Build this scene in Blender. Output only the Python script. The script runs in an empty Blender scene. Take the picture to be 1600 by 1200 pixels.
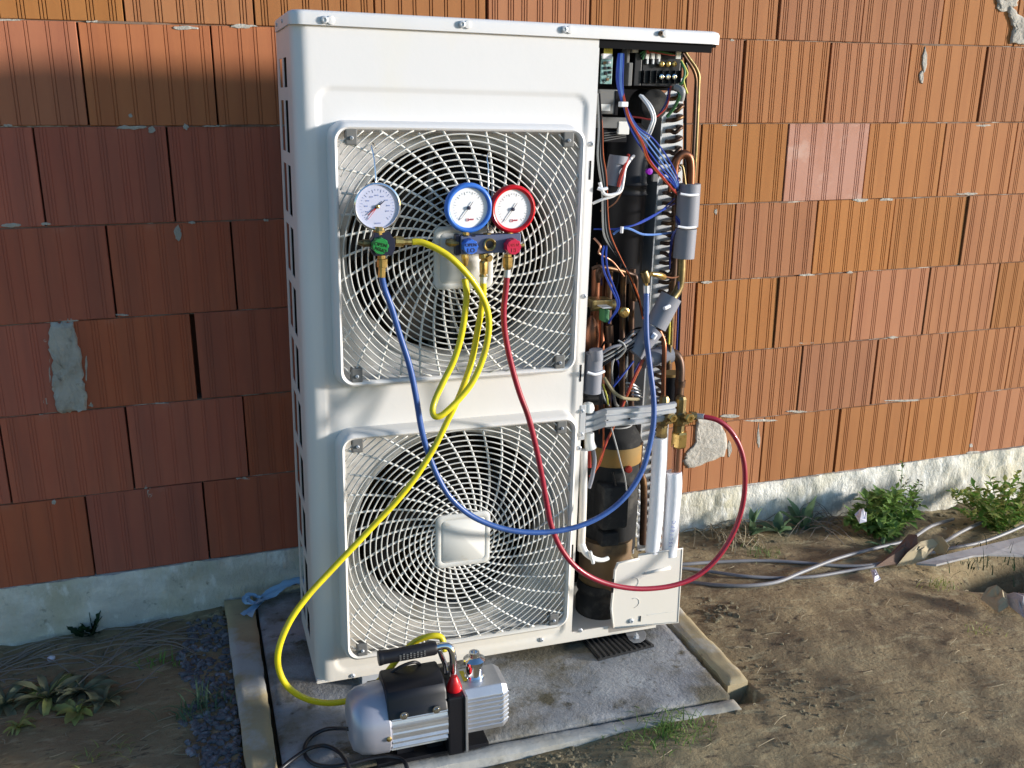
import bpy, bmesh, math, random
import numpy as np
from mathutils import Vector, Matrix, Euler, noise
R = math.radians
random.seed(7)
sc = bpy.context.scene
C = bpy.data.collections.new("place"); sc.collection.children.link(C)

# ------------------------------------------------------------------ camera
FPX, PIT, ROL, YAW = 1476.68, .2932, .0048, .3277
CAM = Vector((.599, -2.7035, 1.3229))
fwd = Vector((math.sin(YAW)*math.cos(PIT), math.cos(YAW)*math.cos(PIT), -math.sin(PIT)))
rt = Vector((math.cos(YAW), -math.sin(YAW), 0)); up_ = rt.cross(fwd)
rt2 = rt*math.cos(ROL) + up_*math.sin(ROL); up2 = rt2.cross(fwd)
cam = bpy.data.cameras.new("camera"); cam.sensor_width = 36; cam.lens = 36*FPX/1600
cam.clip_start = .05; cam.clip_end = 400
co = bpy.data.objects.new("camera", cam); sc.collection.objects.link(co)
co.matrix_world = Matrix((( rt2.x, up2.x, -fwd.x, CAM.x), (rt2.y, up2.y, -fwd.y, CAM.y),
                          (rt2.z, up2.z, -fwd.z, CAM.z), (0, 0, 0, 1)))
sc.camera = co
# ------------------------------------------------------------------ light
EL, AZ = 7.5, 65.0                       # sun height; degrees to the right of the wall's normal
w = bpy.data.worlds.new("World"); sc.world = w; w.use_nodes = True
nt = w.node_tree; bgn = nt.nodes["Background"]
sky = nt.nodes.new("ShaderNodeTexSky"); sky.sky_type = 'NISHITA'; sky.sun_disc = False
sky.sun_elevation = R(EL); sky.sun_rotation = R(180-AZ); sky.air_density = 1.0; sky.dust_density = .3; sky.ozone_density = 3.2
nt.links.new(sky.outputs[0], bgn.inputs[0]); bgn.inputs[1].default_value = .15
sd = Vector((-math.sin(R(AZ))*math.cos(R(EL)), math.cos(R(AZ))*math.cos(R(EL)), -math.sin(R(EL))))
sl = bpy.data.lights.new("sun", 'SUN'); sl.energy = 3.5; sl.angle = R(7); sl.color = (1, .958, .905)
so = bpy.data.objects.new("sun", sl); sc.collection.objects.link(so)
so.rotation_euler = sd.to_track_quat('-Z', 'Y').to_euler(); so.location = (6, -5, 4)
sc.view_settings.view_transform = 'Standard'; sc.view_settings.look = 'None'
sc.view_settings.exposure = .98; sc.view_settings.gamma = 1; sc.view_settings.use_curve_mapping = False

# ------------------------------------------------------------------ points in the place
def ray(px, py): return fwd + rt2*((px-800)/FPX) - up2*((py-600)/FPX)
def atY(px, py, v): d = ray(px, py); return CAM + d*((v-CAM.y)/d.y)
def atZ(px, py, v): d = ray(px, py); return CAM + d*((v-CAM.z)/d.z)
UM = Euler((.0023, .0199, .0001)).to_matrix(); UO = Vector((.8007, -.5889, -.094))
def U(px, py, y=0.):
    o = UM.transposed() @ (CAM-UO); d = UM.transposed() @ ray(px, py)
    return o + d*((y-o.y)/d.y)
def UW(px, py, y=0.): return UO + UM @ U(px, py, y)

# ------------------------------------------------------------------ materials
def ramp(n, stops):
    r = n.new("ShaderNodeValToRGB"); e = r.color_ramp.elements
    while len(e) < len(stops): e.new(.5)
    for i, (p, c) in enumerate(stops):
        e[i].position = p; e[i].color = (c[0], c[1], c[2], 1) if hasattr(c, '__len__') else (c, c, c, 1)
    return r
def mat(name, base, rough=.5, metal=0, spots=None, sscale=6, slo=.45, shi=.65, stretch=(1, 1, 1), bump=0, bscale=80,
        rnd=0, fine=None, coat=0, rvar=0, coords='Object', spec=.5, bdist=.002, bstretch=(1,1,1)):
    m = bpy.data.materials.new(name); m.use_nodes = True; t = m.node_tree; n = t.nodes; L = t.links
    b = n["Principled BSDF"]; b.inputs["Roughness"].default_value = rough; b.inputs["Metallic"].default_value = metal; b.inputs["Specular IOR Level"].default_value = spec
    if coat: b.inputs["Coat Weight"].default_value = coat
    tc = n.new("ShaderNodeTexCoord"); mp = n.new("ShaderNodeMapping"); L.new(tc.outputs[coords], mp.inputs[0])
    mp.inputs["Scale"].default_value = stretch
    col = n.new("ShaderNodeRGB"); col.outputs[0].default_value = (*base, 1); out = col.outputs[0]
    if spots:
        for k, (c, sca, lo, hi, st) in enumerate(spots):
            mm = n.new("ShaderNodeMapping"); L.new(tc.outputs[coords], mm.inputs[0]); mm.inputs["Scale"].default_value = st
            mm.inputs["Location"].default_value = (k*3.1, k*1.7, k*.9)
            no = n.new("ShaderNodeTexNoise"); no.inputs["Scale"].default_value = sca; no.inputs["Detail"].default_value = 8
            no.inputs["Roughness"].default_value = .62
            L.new(mm.outputs[0], no.inputs[0]); r = ramp(n, [(lo, 0), (hi, 1)]); L.new(no.outputs[0], r.inputs[0])
            mx = n.new("ShaderNodeMix"); mx.data_type = 'RGBA'; L.new(r.outputs[0], mx.inputs[0])
            L.new(out, mx.inputs[6]); mx.inputs[7].default_value = (*c, 1); out = mx.outputs[2]
    if rnd:
        oi = n.new("ShaderNodeObjectInfo"); hs = n.new("ShaderNodeHueSaturation"); L.new(out, hs.inputs["Color"])
        mr = n.new("ShaderNodeMapRange"); L.new(oi.outputs["Random"], mr.inputs[0]); mr.inputs[3].default_value = 1-rnd; mr.inputs[4].default_value = 1+rnd
        L.new(mr.outputs[0], hs.inputs["Value"])
        m2 = n.new("ShaderNodeMath"); m2.operation = 'MULTIPLY'; L.new(oi.outputs["Random"], m2.inputs[0]); m2.inputs[1].default_value = 7.31
        m3 = n.new("ShaderNodeMath"); m3.operation = 'FRACT'; L.new(m2.outputs[0], m3.inputs[0])
        mr2 = n.new("ShaderNodeMapRange"); L.new(m3.outputs[0], mr2.inputs[0]); mr2.inputs[3].default_value = 1-rnd*.8; mr2.inputs[4].default_value = 1+rnd*.3
        L.new(mr2.outputs[0], hs.inputs["Saturation"])
        mr3 = n.new("ShaderNodeMapRange"); L.new(m3.outputs[0], mr3.inputs[0]); mr3.inputs[3].default_value = .5-rnd*.03; mr3.inputs[4].default_value = .5+rnd*.05
        L.new(mr3.outputs[0], hs.inputs["Hue"]); out = hs.outputs[0]
    L.new(out, b.inputs["Base Color"])
    if rvar:
        no = n.new("ShaderNodeTexNoise"); no.inputs["Scale"].default_value = 25; L.new(mp.outputs[0], no.inputs[0])
        mr = n.new("ShaderNodeMapRange"); L.new(no.outputs[0], mr.inputs[0]); mr.inputs[3].default_value = rough-rvar; mr.inputs[4].default_value = rough+rvar
        L.new(mr.outputs[0], b.inputs["Roughness"])
    if bump:
        mm = n.new("ShaderNodeMapping"); L.new(tc.outputs[coords], mm.inputs[0]); mm.inputs["Scale"].default_value = bstretch
        no = n.new("ShaderNodeTexNoise"); no.inputs["Scale"].default_value = bscale; no.inputs["Detail"].default_value = 10; no.inputs["Roughness"].default_value = .65
        L.new(mm.outputs[0], no.inputs[0]); bm = n.new("ShaderNodeBump"); bm.inputs["Strength"].default_value = bump
        bm.inputs["Distance"].default_value = bdist; L.new(no.outputs[0], bm.inputs["Height"]); L.new(bm.outputs[0], b.inputs["Normal"])
    return m
M = {}
O1 = (1, 1, 1)
M['brick'] = mat('terracotta', (.375, .143, .045), .88, rnd=.11, coords='Object',
    spots=[((.43, .175, .058), 3.0, .4, .7, (1, 1, .35)), ((.33, .118, .036), 7, .45, .75, (2.5, 1, .25)),
           ((.46, .24, .13), 5, .60, .85, (1.5, 1, .5)), ((.60, .48, .38), 60, .74, .78, O1)], bump=.35, bscale=220, bdist=.001)
M['brick_shaded'] = mat('shaded_terracotta', (.41, .098, .052), .88, rnd=.09,  # terracotta reddened: the left wall's shade is put into the colour
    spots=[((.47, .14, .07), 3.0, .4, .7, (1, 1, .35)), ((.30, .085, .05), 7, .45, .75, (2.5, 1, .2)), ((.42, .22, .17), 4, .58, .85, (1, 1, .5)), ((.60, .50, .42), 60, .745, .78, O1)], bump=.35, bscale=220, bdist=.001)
M['brick_half_shaded'] = mat('half_shaded_terracotta', (.40, .128, .048), .88, rnd=.08, spots=[((.45, .16, .065), 3.0, .4, .7, (1, 1, .35)), ((.33, .10, .04), 7, .45, .75, (2.5, 1, .2)), ((.60, .50, .42), 60, .75, .78, O1)], bump=.35, bscale=220, bdist=.001)  # in-between tone painting the soft edge of the shade on the left wall
M['brick_pink'] = mat('pale_terracotta', (.47, .24, .17), .88, spots=[((.38, .15, .075), 5, .45, .7, (1, 1, .5)), ((.6, .42, .34), 9, .55, .8, O1)], bump=.35, bscale=220, bdist=.001)
M['core'] = mat('brick_core', (.16, .055, .03), .95)
M['mortar'] = mat('mortar', (.38, .35, .30), .95, spots=[((.55, .51, .44), 12, .4, .7, O1), ((.2, .18, .15), 40, .6, .75, O1)], bump=1, bscale=60, bdist=.006)
M['mortarbed'] = mat('bed_mortar', (.20, .13, .09), .95, spots=[((.46, .42, .36), 7, .54, .62, (1, 1, 3)), ((.10, .05, .03), 30, .5, .7, O1)], bump=.5, bscale=60)
M['found'] = mat('foundation_concrete', (.55, .53, .47), .95, spots=[((.80, .77, .68), 4, .4, .62, (1, 1, 2.2)), ((.50, .46, .32), 5, .48, .75, (1, 1, .8)), ((.85, .83, .76), 18, .55, .68, (1, 1, .5)), ((.22, .22, .17), 30, .64, .76, O1)], bump=.8, bscale=45, bdist=.012, bstretch=(1, 1, .6))
M['slab'] = mat('weathered_concrete', (.27, .27, .268), .92, spots=[((.34, .335, .33), 8, .42, .6, O1), ((.40, .40, .39), 4.6, .50, .60, O1), ((.15, .128, .085), 3.6, .45, .58, O1), ((.10, .085, .05), 11, .57, .66, O1), ((.09, .08, .06), 26, .6, .70, O1), ((.62, .61, .6), 90, .68, .74, O1)], bump=.8, bscale=90, bdist=.004)
M['board'] = mat('weathered_board', (.42, .34, .19), .85, spots=[((.33, .26, .15), 8, .4, .7, (.4, 1, 1)), ((.44, .43, .39), 5, .48, .6, O1), ((.14, .11, .07), 22, .64, .74, O1)], bump=.5, bscale=60, bdist=.002)
M['board2'] = mat('cement_stained_board', (.42, .41, .38), .9, spots=[((.34, .31, .25), 6, .45, .65, O1), ((.16, .15, .12), 24, .6, .75, O1)], bump=.5, bscale=60, bdist=.003)
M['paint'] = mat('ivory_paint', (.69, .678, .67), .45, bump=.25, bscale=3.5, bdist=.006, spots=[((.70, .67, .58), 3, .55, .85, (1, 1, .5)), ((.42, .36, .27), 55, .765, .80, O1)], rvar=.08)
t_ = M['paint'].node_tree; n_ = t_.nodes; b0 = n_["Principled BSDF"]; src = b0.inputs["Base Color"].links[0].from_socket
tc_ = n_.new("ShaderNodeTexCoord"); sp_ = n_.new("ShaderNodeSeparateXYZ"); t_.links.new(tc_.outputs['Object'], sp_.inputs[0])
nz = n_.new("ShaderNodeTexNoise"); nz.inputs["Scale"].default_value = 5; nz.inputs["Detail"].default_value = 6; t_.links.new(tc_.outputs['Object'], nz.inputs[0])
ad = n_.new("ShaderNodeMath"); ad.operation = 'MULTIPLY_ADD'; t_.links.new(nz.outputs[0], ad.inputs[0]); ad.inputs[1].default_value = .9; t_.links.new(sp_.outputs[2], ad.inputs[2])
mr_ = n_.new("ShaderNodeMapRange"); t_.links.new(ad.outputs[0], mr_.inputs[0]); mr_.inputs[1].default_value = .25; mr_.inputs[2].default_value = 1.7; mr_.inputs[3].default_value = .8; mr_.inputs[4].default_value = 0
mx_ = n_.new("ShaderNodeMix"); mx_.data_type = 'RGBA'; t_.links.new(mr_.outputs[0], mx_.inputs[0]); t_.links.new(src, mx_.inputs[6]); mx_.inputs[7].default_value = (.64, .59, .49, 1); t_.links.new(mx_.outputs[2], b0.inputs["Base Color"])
M['paint2'] = mat('grille_plastic', (.57, .56, .52), .55, spots=[((.48, .43, .34), 30, .6, .8, O1)])
M['spoke'] = mat('grille_spoke_plastic', (.66, .645, .60), .45)
M['clip'] = mat('grey_tab', (.13, .13, .125), .6)
M['galv'] = mat('galvanised', (.56, .58, .60), .45, .4, spots=[((.46, .47, .49), 12, .4, .7, O1)])
M['plate'] = mat('shade_grey_panel', (.40, .40, .385), .45, spots=[((.26, .25, .22), 12, .5, .7, O1)])  # casing greyed: shade inside the fan well put into the colour
M['footgalv'] = mat('dull_zinc', (.26, .26, .26), .6, .3)
M['bell'] = mat('bell_mouth', (.42, .42, .40), .55, spots=[((.22, .20, .15), 8, .52, .7, O1)])
M['black'] = mat('black_plastic', (.009, .009, .012), .42, rvar=.1, spec=.35)
M['matt2'] = mat('black_drum_paint', (.008, .008, .010), .5, spec=.3)
M['matt'] = mat('matt_black', (.006, .006, .007), .8, spec=.1)
M['dark'] = mat('dark_shadowy_steel', (.010, .010, .012), .8, spec=.12)
M['fan'] = mat('fan_plastic', (.010, .010, .010), .7, spec=.15, spots=[((.03, .027, .02), 9, .5, .7, O1)])
M['foam'] = mat('black_insulation_felt', (.022, .022, .022), .85, spec=.2, spots=[((.09, .085, .075), 14, .5, .75, O1)], bump=.3, bscale=90)
M['rust'] = mat('rusty_steel', (.14, .085, .045), .7, spots=[((.20, .13, .05), 8, .4, .7, O1), ((.03, .025, .02), 14, .5, .7, O1)])
M['yellowfoam'] = mat('ochre_insulating_band', (.25, .155, .045), .8, spots=[((.32, .16, .03), 12, .45, .7, O1)])
M['cu'] = mat('tarnished_copper', (.22, .085, .045), .38, .85, spots=[((.10, .05, .03), 14, .42, .68, O1)])
M['cudark'] = mat('oxidised_copper', (.07, .04, .028), .45, .7, spots=[((.22, .12, .05), 14, .5, .7, O1)])
M['cupink'] = mat('clean_copper', (.45, .22, .14), .35, .9)
M['brass'] = mat('brass', (.58, .40, .14), .3, .9, spots=[((.30, .19, .06), 60, .5, .7, O1)])
M['brassdark'] = mat('aged_brass', (.20, .15, .07), .42, .85, spots=[((.42, .31, .12), 40, .5, .7, O1)])
M['chrome'] = mat('chrome', (.8, .8, .8), .09, 1)
M['alu'] = mat('cast_aluminium', (.58, .59, .61), .38, .8, spots=[((.5, .5, .52), 12, .4, .7, O1)], bump=.15, bscale=200)
M['alupaint'] = mat('silver_lacquer', (.40, .40, .46), .35, .35, spots=[((.05, .05, .05), 30, .74, .77, O1)])
M['tubegrey'] = mat('grey_pipe_foam', (.20, .205, .235), .6, bump=.15, bscale=60)
M['white'] = mat('white_plastic', (.78, .78, .8), .5)
M['pipewrap'] = mat('white_pipe_lagging', (.88, .88, .90), .45, bump=.5, bscale=25, bdist=.004)
M['blue'] = mat('blue_hose', (.030, .088, .29), .38, coat=.15, spots=[((.018, .05, .17), 14, .52, .72, O1)])
M['red'] = mat('red_hose', (.30, .010, .030), .38, coat=.15, spots=[((.20, .012, .02), 14, .52, .72, O1)])
M['yellow'] = mat('yellow_hose', (.68, .56, .01), .38, coat=.15, spots=[((.50, .40, .02), 14, .52, .72, O1)])
M['wblue'] = mat('blue_wire', (.015, .045, .28), .4); M['wlblue'] = mat('light_blue_wire', (.10, .20, .48), .4)
M['wdblue'] = mat('navy_wire', (.012, .02, .14), .4)
M['wred'] = mat('red_wire', (.34, .03, .02), .4); M['worange'] = mat('orange_wire', (.38, .08, .02), .4)
M['wwhite'] = mat('white_wire', (.72, .72, .72), .4); M['wgrey'] = mat('grey_wire', (.30, .30, .29), .5)
M['wgreen'] = mat('green_wire', (.04, .16, .06), .5); M['wyellow'] = mat('yellow_wire', (.55, .5, .06), .5)
M['bezelblue'] = mat('blue_rubber_bezel', (.035, .15, .55), .35); M['bezelred'] = mat('red_rubber_bezel', (.50, .006, .012), .3)
M['dial'] = mat('gauge_dial', (.80, .80, .80), .55); M['dialgrey'] = mat('dull_gauge_dial', (.50, .52, .66), .4)
M['manifold'] = mat('anodised_block', (.11, .13, .22), .42, .45)
M['mandark'] = mat('dark_block', (.018, .02, .045), .4, .3)
M['kgreen'] = mat('green_knob', (.01, .20, .04), .4); M['kblue'] = mat('blue_knob', (.03, .13, .55), .4); M['kred'] = mat('red_knob', (.50, .008, .05), .4)
M['ink'] = mat('dark_ink', (.02, .02, .05), .6); M['inkred'] = mat('red_ink', (.55, .02, .04), .6); M['inkblue'] = mat('blue_ink', (.22, .26, .45), .6)
M['pcb'] = mat('circuit_board', (.20, .36, .34), .5, spots=[((.02, .04, .04), 90, .55, .6, O1)])
M['gasket'] = mat('ribbed_rubber', (.012, .012, .013), .55)
M['dirt'] = mat('earth', (.235, .172, .088), .95, coords='Object',
    spots=[((.31, .24, .13), 3.2, .4, .62, (1, 1, 1)), ((.14, .10, .055), 4.5, .5, .7, (1, 1, 1)), ((.34, .28, .16), 26, .54, .66, (.5, 1.5, 1)), ((.08, .058, .036), 48, .58, .70, (.5, 1.4, 1)), ((.28, .25, .2), 150, .72, .76, O1)],
    bump=.7, bscale=42, bdist=.010, bstretch=(1, 1.35, 1))
M['clod'] = mat('earth_clod', (.20, .16, .10), .95, rnd=.2, bump=.6, bscale=80, bdist=.006)
M['gravel'] = mat('blue_grey_gravel', (.105, .105, .115), .8, spots=[((.28, .28, .30), 30, .5, .7, O1)], bump=.5, bscale=90)
M['straw'] = mat('dry_straw', (.33, .27, .15), .8, rnd=.2)
M['twig'] = mat('dry_twig', (.24, .20, .16), .8, rnd=.2)
def leafm(name, a, b_):
    m = mat(name, a, .6, spec=.3, rnd=.12, spots=[(b_, 20, .4, .7, O1)]); t = m.node_tree; n = t.nodes
    b = n["Principled BSDF"]; tr = n.new("ShaderNodeBsdfTranslucent"); mx = n.new("ShaderNodeMixShader"); mx.inputs[0].default_value = .4
    t.links.new(b.inputs["Base Color"].links[0].from_socket, tr.inputs[0]); t.links.new(b.outputs[0], mx.inputs[1]); t.links.new(tr.outputs[0], mx.inputs[2])
    t.links.new(mx.outputs[0], n["Material Output"].inputs[0]); return m
M['leaf'] = leafm('green_leaf', (.17, .32, .06), (.25, .40, .10)); M['leafdull'] = leafm('dusty_leaf', (.14, .165, .095), (.22, .23, .14))
M['leafyellow'] = leafm('yellowing_leaf', (.30, .35, .09), (.38, .38, .14)); M['leafdark'] = leafm('dark_leaf', (.02, .05, .022), (.035, .07, .03))
M['leafblue'] = leafm('blue_green_leaf', (.11, .20, .10), (.16, .25, .14))
M['grass'] = leafm('grass_blade', (.12, .22, .05), (.2, .28, .08))
M['cable'] = mat('grey_cable_sheath', (.24, .24, .25), .5, spots=[((.14, .14, .15), 5, .4, .7, O1)])
M['cord'] = mat('black_cord', (.014, .014, .018), .4)
M['bag'] = mat('light_blue_film', (.30, .50, .68), .35)
M['card'] = mat('tan_card', (.42, .34, .21), .85, spots=[((.24, .15, .09), 9, .5, .7, O1)]); M['cardbrown'] = mat('brown_card', (.16, .095, .065), .85)
M['sheetgrey'] = mat('grey_board', (.46, .44, .42), .7, spots=[((.25, .24, .24), 8, .4, .7, O1)])
M['paper'] = mat('white_litter', (.72, .70, .76), .6); M['purple'] = mat('purple_cap', (.28, .01, .42), .4); M['tag'] = mat('paper_tag', (.72, .72, .68), .7)

# ------------------------------------------------------------------ mesh helpers
class MB:
    def __init__(s): s.v = []; s.f = []
    def add(s, v, f): k = len(s.v); s.v += [tuple(a) for a in v]; s.f += [tuple(i+k for i in q) for q in f]
    def box(s, a, b, mx=None):
        x0, y0, z0 = a; x1, y1, z1 = b
        v = [Vector(p) for p in ((x0,y0,z0),(x1,y0,z0),(x1,y1,z0),(x0,y1,z0),(x0,y0,z1),(x1,y0,z1),(x1,y1,z1),(x0,y1,z1))]
        if mx: v = [mx @ p for p in v]
        s.add(v, [(0,3,2,1),(4,5,6,7),(0,1,5,4),(1,2,6,5),(2,3,7,6),(3,0,4,7)])
    def tube(s, pts, r, n=8, cap=True, smooth=4):
        P = [Vector(p) for p in pts]
        rr = r if hasattr(r, '__len__') else None
        if smooth and len(P) > 2: P, rr = catmull(P, smooth, rr)
        N = len(P); T = []
        for i in range(N):
            d = P[min(i+1, N-1)] - P[max(i-1, 0)]
            T.append(d.normalized() if d.length > 1e-9 else Vector((0, 0, 1)))
        ref = T[0].orthogonal().normalized(); k = len(s.v)
        for i in range(N):
            ref = (ref - T[i]*ref.dot(T[i])); ref = ref.normalized() if ref.length > 1e-6 else T[i].orthogonal().normalized()
            b = T[i].cross(ref); q = rr[i] if rr else r
            for j in range(n):
                a = 2*math.pi*j/n; p = P[i] + (ref*math.cos(a)+b*math.sin(a))*q; s.v.append(tuple(p))
        for i in range(N-1):
            for j in range(n):
                a = k+i*n+j; c = k+i*n+(j+1) % n; s.f.append((a, c, c+n, a+n))
        if cap: s.f.append(tuple(k+j for j in range(n))[::-1]); s.f.append(tuple(k+(N-1)*n+j for j in range(n)))
    def lathe(s, prof, c=(0,0,0), axis='z', n=24, mx=None):
        k = len(s.v); c = Vector(c)
        for r, h in prof:
            for j in range(n):
                a = 2*math.pi*j/n; x, y = r*math.cos(a), r*math.sin(a)
                p = {'z': (x, y, h), 'y': (x, h, y), 'x': (h, x, y)}[axis]; p = Vector(p)
                if mx: p = mx @ p
                s.v.append(tuple(c+p))
        for i in range(len(prof)-1):
            for j in range(n):
                a = k+i*n+j; b = k+i*n+(j+1) % n; s.f.append((a, b, b+n, a+n))
        s.f.append(tuple(k+j for j in range(n))[::-1]); s.f.append(tuple(k+(len(prof)-1)*n+j for j in range(n)))
    def loft(s, loops, closed=True, cap0=False, cap1=False):
        k = len(s.v); n = len(loops[0])
        for l in loops: s.v += [tuple(p) for p in l]
        for i in range(len(loops)-1):
            for j in range(n if closed else n-1):
                a = k+i*n+j; b = k+i*n+(j+1) % n; s.f.append((a, b, b+n, a+n))
        if cap0: s.f.append(tuple(k+j for j in range(n))[::-1])
        if cap1: s.f.append(tuple(k+(len(loops)-1)*n+j for j in range(n)))
    def mesh(s, name, m, smooth=False, angle=None, bevel=0):
        me = bpy.data.meshes.new(name); me.from_pydata(s.v, [], s.f)
        bm = bmesh.new(); bm.from_mesh(me); bmesh.ops.recalc_face_normals(bm, faces=bm.faces[:])
        if bevel: bmesh.ops.bevel(bm, geom=[e for e in bm.edges if len(e.link_faces) == 2 and e.calc_face_angle(0) > .5], offset=bevel, segments=2, affect='EDGES', profile=.6, clamp_overlap=True)
        if smooth:
            for f in bm.faces: f.smooth = True
            for e in bm.edges: e.smooth = e.calc_face_angle(9) < (angle or .7)
        bm.to_mesh(me); bm.free(); me.materials.append(m); return me
    def obj(s, name, m, parent=None, smooth=False, angle=None, bevel=0, loc=None):
        return link(name, s.mesh(name, m, smooth, angle, bevel), parent, loc)
def link(name, me, parent=None, loc=None, rot=None):
    o = bpy.data.objects.new(name, me); C.objects.link(o)
    if parent: o.parent = parent
    if loc is not None: o.location = loc
    if rot is not None: o.rotation_euler = rot
    return o
def catmull(P, k, rr=None):
    Q = []; q = [] if rr else None; n = len(P)
    for i in range(n-1):
        p0, p1, p2, p3 = P[max(i-1, 0)], P[i], P[i+1], P[min(i+2, n-1)]
        for j in range(k):
            t = j/k; Q.append(.5*((2*p1)+(p2-p0)*t+(2*p0-5*p1+4*p2-p3)*t*t+(3*p1-p0-3*p2+p3)*t**3))
            if rr: q.append(rr[i]+(rr[i+1]-rr[i])*t)
    Q.append(P[-1])
    if rr: q.append(rr[-1])
    return Q, q
def thing(name, label, cat, loc=(0,0,0), rot=(0,0,0), group=None):
    o = bpy.data.objects.new(name, None); C.objects.link(o); o.empty_display_size = .05
    o.location = loc; o.rotation_euler = rot; o['label'] = label; o['category'] = cat
    if group: o['group'] = group
    return o
def tag(o, label, cat, group=None):
    o['label'] = label; o['category'] = cat
    if group: o['group'] = group
    return o
def struct(o): o['kind'] = 'structure'; return o
def stuff(o): o['kind'] = 'stuff'; return o
def tubeobj(name, pts, r, m, parent=None, n=8, smooth=4):
    b = MB(); b.tube(pts, r, n, smooth=smooth); return b.obj(name, M[m], parent, True, 1.0)
def recenter(o):
    me = o.data; n = len(me.vertices); a = np.empty(n*3); me.vertices.foreach_get('co', a); a = a.reshape(-1, 3)
    c = np.array([(a[:,0].min()+a[:,0].max())/2, (a[:,1].min()+a[:,1].max())/2, a[:,2].min()])
    me.vertices.foreach_set('co', (a-c).ravel()); o.location = Vector(o.location)+Vector(c); me.update(); return o
def rrect(hw, hh, r, k=6):
    P = []
    for cx, cz, a0 in ((hw-r, hh-r, 0), (-hw+r, hh-r, 90), (-hw+r, -hh+r, 180), (hw-r, -hh+r, 270)):
        for i in range(k+1):
            a = R(a0+90*i/k); P.append((cx+r*math.cos(a), cz+r*math.sin(a)))
    return P
def text(body, size, m, parent, mx, name, ext=.0004):
    cu = bpy.data.curves.new(name, 'FONT'); cu.body = body; cu.size = size; cu.extrude = ext; cu.align_x = 'CENTER'; cu.align_y = 'CENTER'
    t = bpy.data.objects.new(name, cu); sc.collection.objects.link(t)
    dg = bpy.context.evaluated_depsgraph_get(); me = bpy.data.meshes.new_from_object(t.evaluated_get(dg))
    bpy.data.objects.remove(t); me.transform(mx); me.materials.clear(); me.materials.append(m)
    return link(name, me, parent)
FRONT = Matrix.Rotation(R(90), 4, 'X')       # text that faces -Y
def fbm(x, y, z=0, o=4): return noise.fractal(Vector((x, y, z)), 1.0, 2.0, o)

# ================================================================== GROUND
def gz(x, y, pit=True):
    z = -.172
    if pit: z -= .22*math.exp(-((x-3.22)/.26)**2-((y+.46)/.10)**2)
    z += .022*max(0, min(1, (x-1.0)/.6))
    if x > 2.2: z -= .068*(x-2.2)
    if x < .6: z -= .018*min(1, (.6-x)*3)
    z -= .012*max(0, -y-1.0)
    far = max(0, min(1, 4-abs(x-1.8)))
    if y > -1.9 and far > 0:
        z += .014*fbm(x*2.2, y*2.2, 3) + .0035*fbm(x*7, y*11, 5) + .0016*fbm(x*20, y*40, 8, 3)
        d = -y
        if d < .3: z += .03*max(0, 1-d/.22)*(.6+.6*fbm(x*6, y*6, 1))*(1 if x > 1.9 or x < .6 else 0)
    if .60 < x < 1.885 and y > -.935:
        e = max(0, min((x-.60)/.015, (1.885-x)/.015, (y+.935)/.015, 1)); z = z*(1-e)+(-.20)*e
    return z
def axis(lo, a, b, hi, st):
    c = list(np.arange(a, b, st)); s = st; p = a; L = []
    while p > lo: s *= 1.35; p -= s; L.append(p)
    H = []; s = st; p = c[-1]
    while p < hi: s *= 1.35; p += s; H.append(p)
    return L[::-1]+c+H
xs = axis(-40, -.5, 4.2, 44, .0125); ys = [y for y in axis(-60, -1.75, .06, .07, .0125)]
b = MB(); nx, ny = len(xs), len(ys)
b.v = [(x, y, gz(x, y)) for y in ys for x in xs]
b.f = [(j*nx+i, j*nx+i+1, (j+1)*nx+i+1, (j+1)*nx+i) for j in range(ny-1) for i in range(nx-1)]
struct(b.obj('ground', M['dirt'], smooth=True, angle=3))

# ================================================================== BRICK WALL
wall = thing('brick_wall', 'unplastered wall of ribbed orange terracotta blocks behind the outdoor unit', 'wall', (1.9, 0, 0))
BL, BH = .3153, .25
OFF = {0: .2521, 1: .0683, 2: .5776, 3: .3894, 4: .2478, 5: .3781, 6: .490, 7: .33, 8: .47}
def brick_mesh(kind, gw=.0015, gd=.0042, mm='brick'):
    W = BL-.0032; H = BH-.0028; rng = random.Random(kind*13+5)
    gx = []                                                     # groove centres
    pat = [(6, 3), (5, 3), (5, 3), (6, 3), (7, 3), (5, 2), (7, 2), (6, 3)][kind]
    for g in range(pat[0]):
        c = W*(g+.5)/pat[0] + rng.uniform(-.003, .003)
        for k in range(pat[1]): gx.append(c+(k-(pat[1]-1)/2)*.0078)
    prof = [(0, .004), (.0015, 0)]
    for c in gx: prof += [(c-gw, 0), (c-gw*.55, gd), (c+gw*.55, gd), (c+gw, 0)]
    prof += [(W-.0015, 0), (W, .004)]
    b = MB(); n = len(prof)
    for z, q in ((0, .002), (.0015, 0), (H-.0015, 0), (H, .002)):
        b.v += [(x-W/2, y+q, z) for x, y in prof]
    b.f = [(r*n+i, r*n+i+1, (r+1)*n+i+1, (r+1)*n+i) for r in range(3) for i in range(n-1)]
    k = len(b.v)                                                # solid body behind the face
    b.v += [(-W/2, .09, 0), (W/2, .09, 0), (W/2, .09, H), (-W/2, .09, H)]
    b.f += [(0, 3*n, k+3, k), (n-1, k+1, k+2, 4*n-1), tuple(range(n))+(k+1, k), tuple(range(4*n-1, 3*n-1, -1))+(k+3, k+2)]
    return b.mesh('brick', M[mm])
BM = [brick_mesh(k) for k in range(8)]
BO = [brick_mesh(k, .0012, .0022, 'brick_half_shaded') for k in range(8)]
BR = [brick_mesh(k, .0011, .0011, 'brick_shaded') for k in range(8)]
pink = BM[1].copy(); pink.materials.clear(); pink.materials.append(M['brick_pink'])
plain = BM[0]
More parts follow.
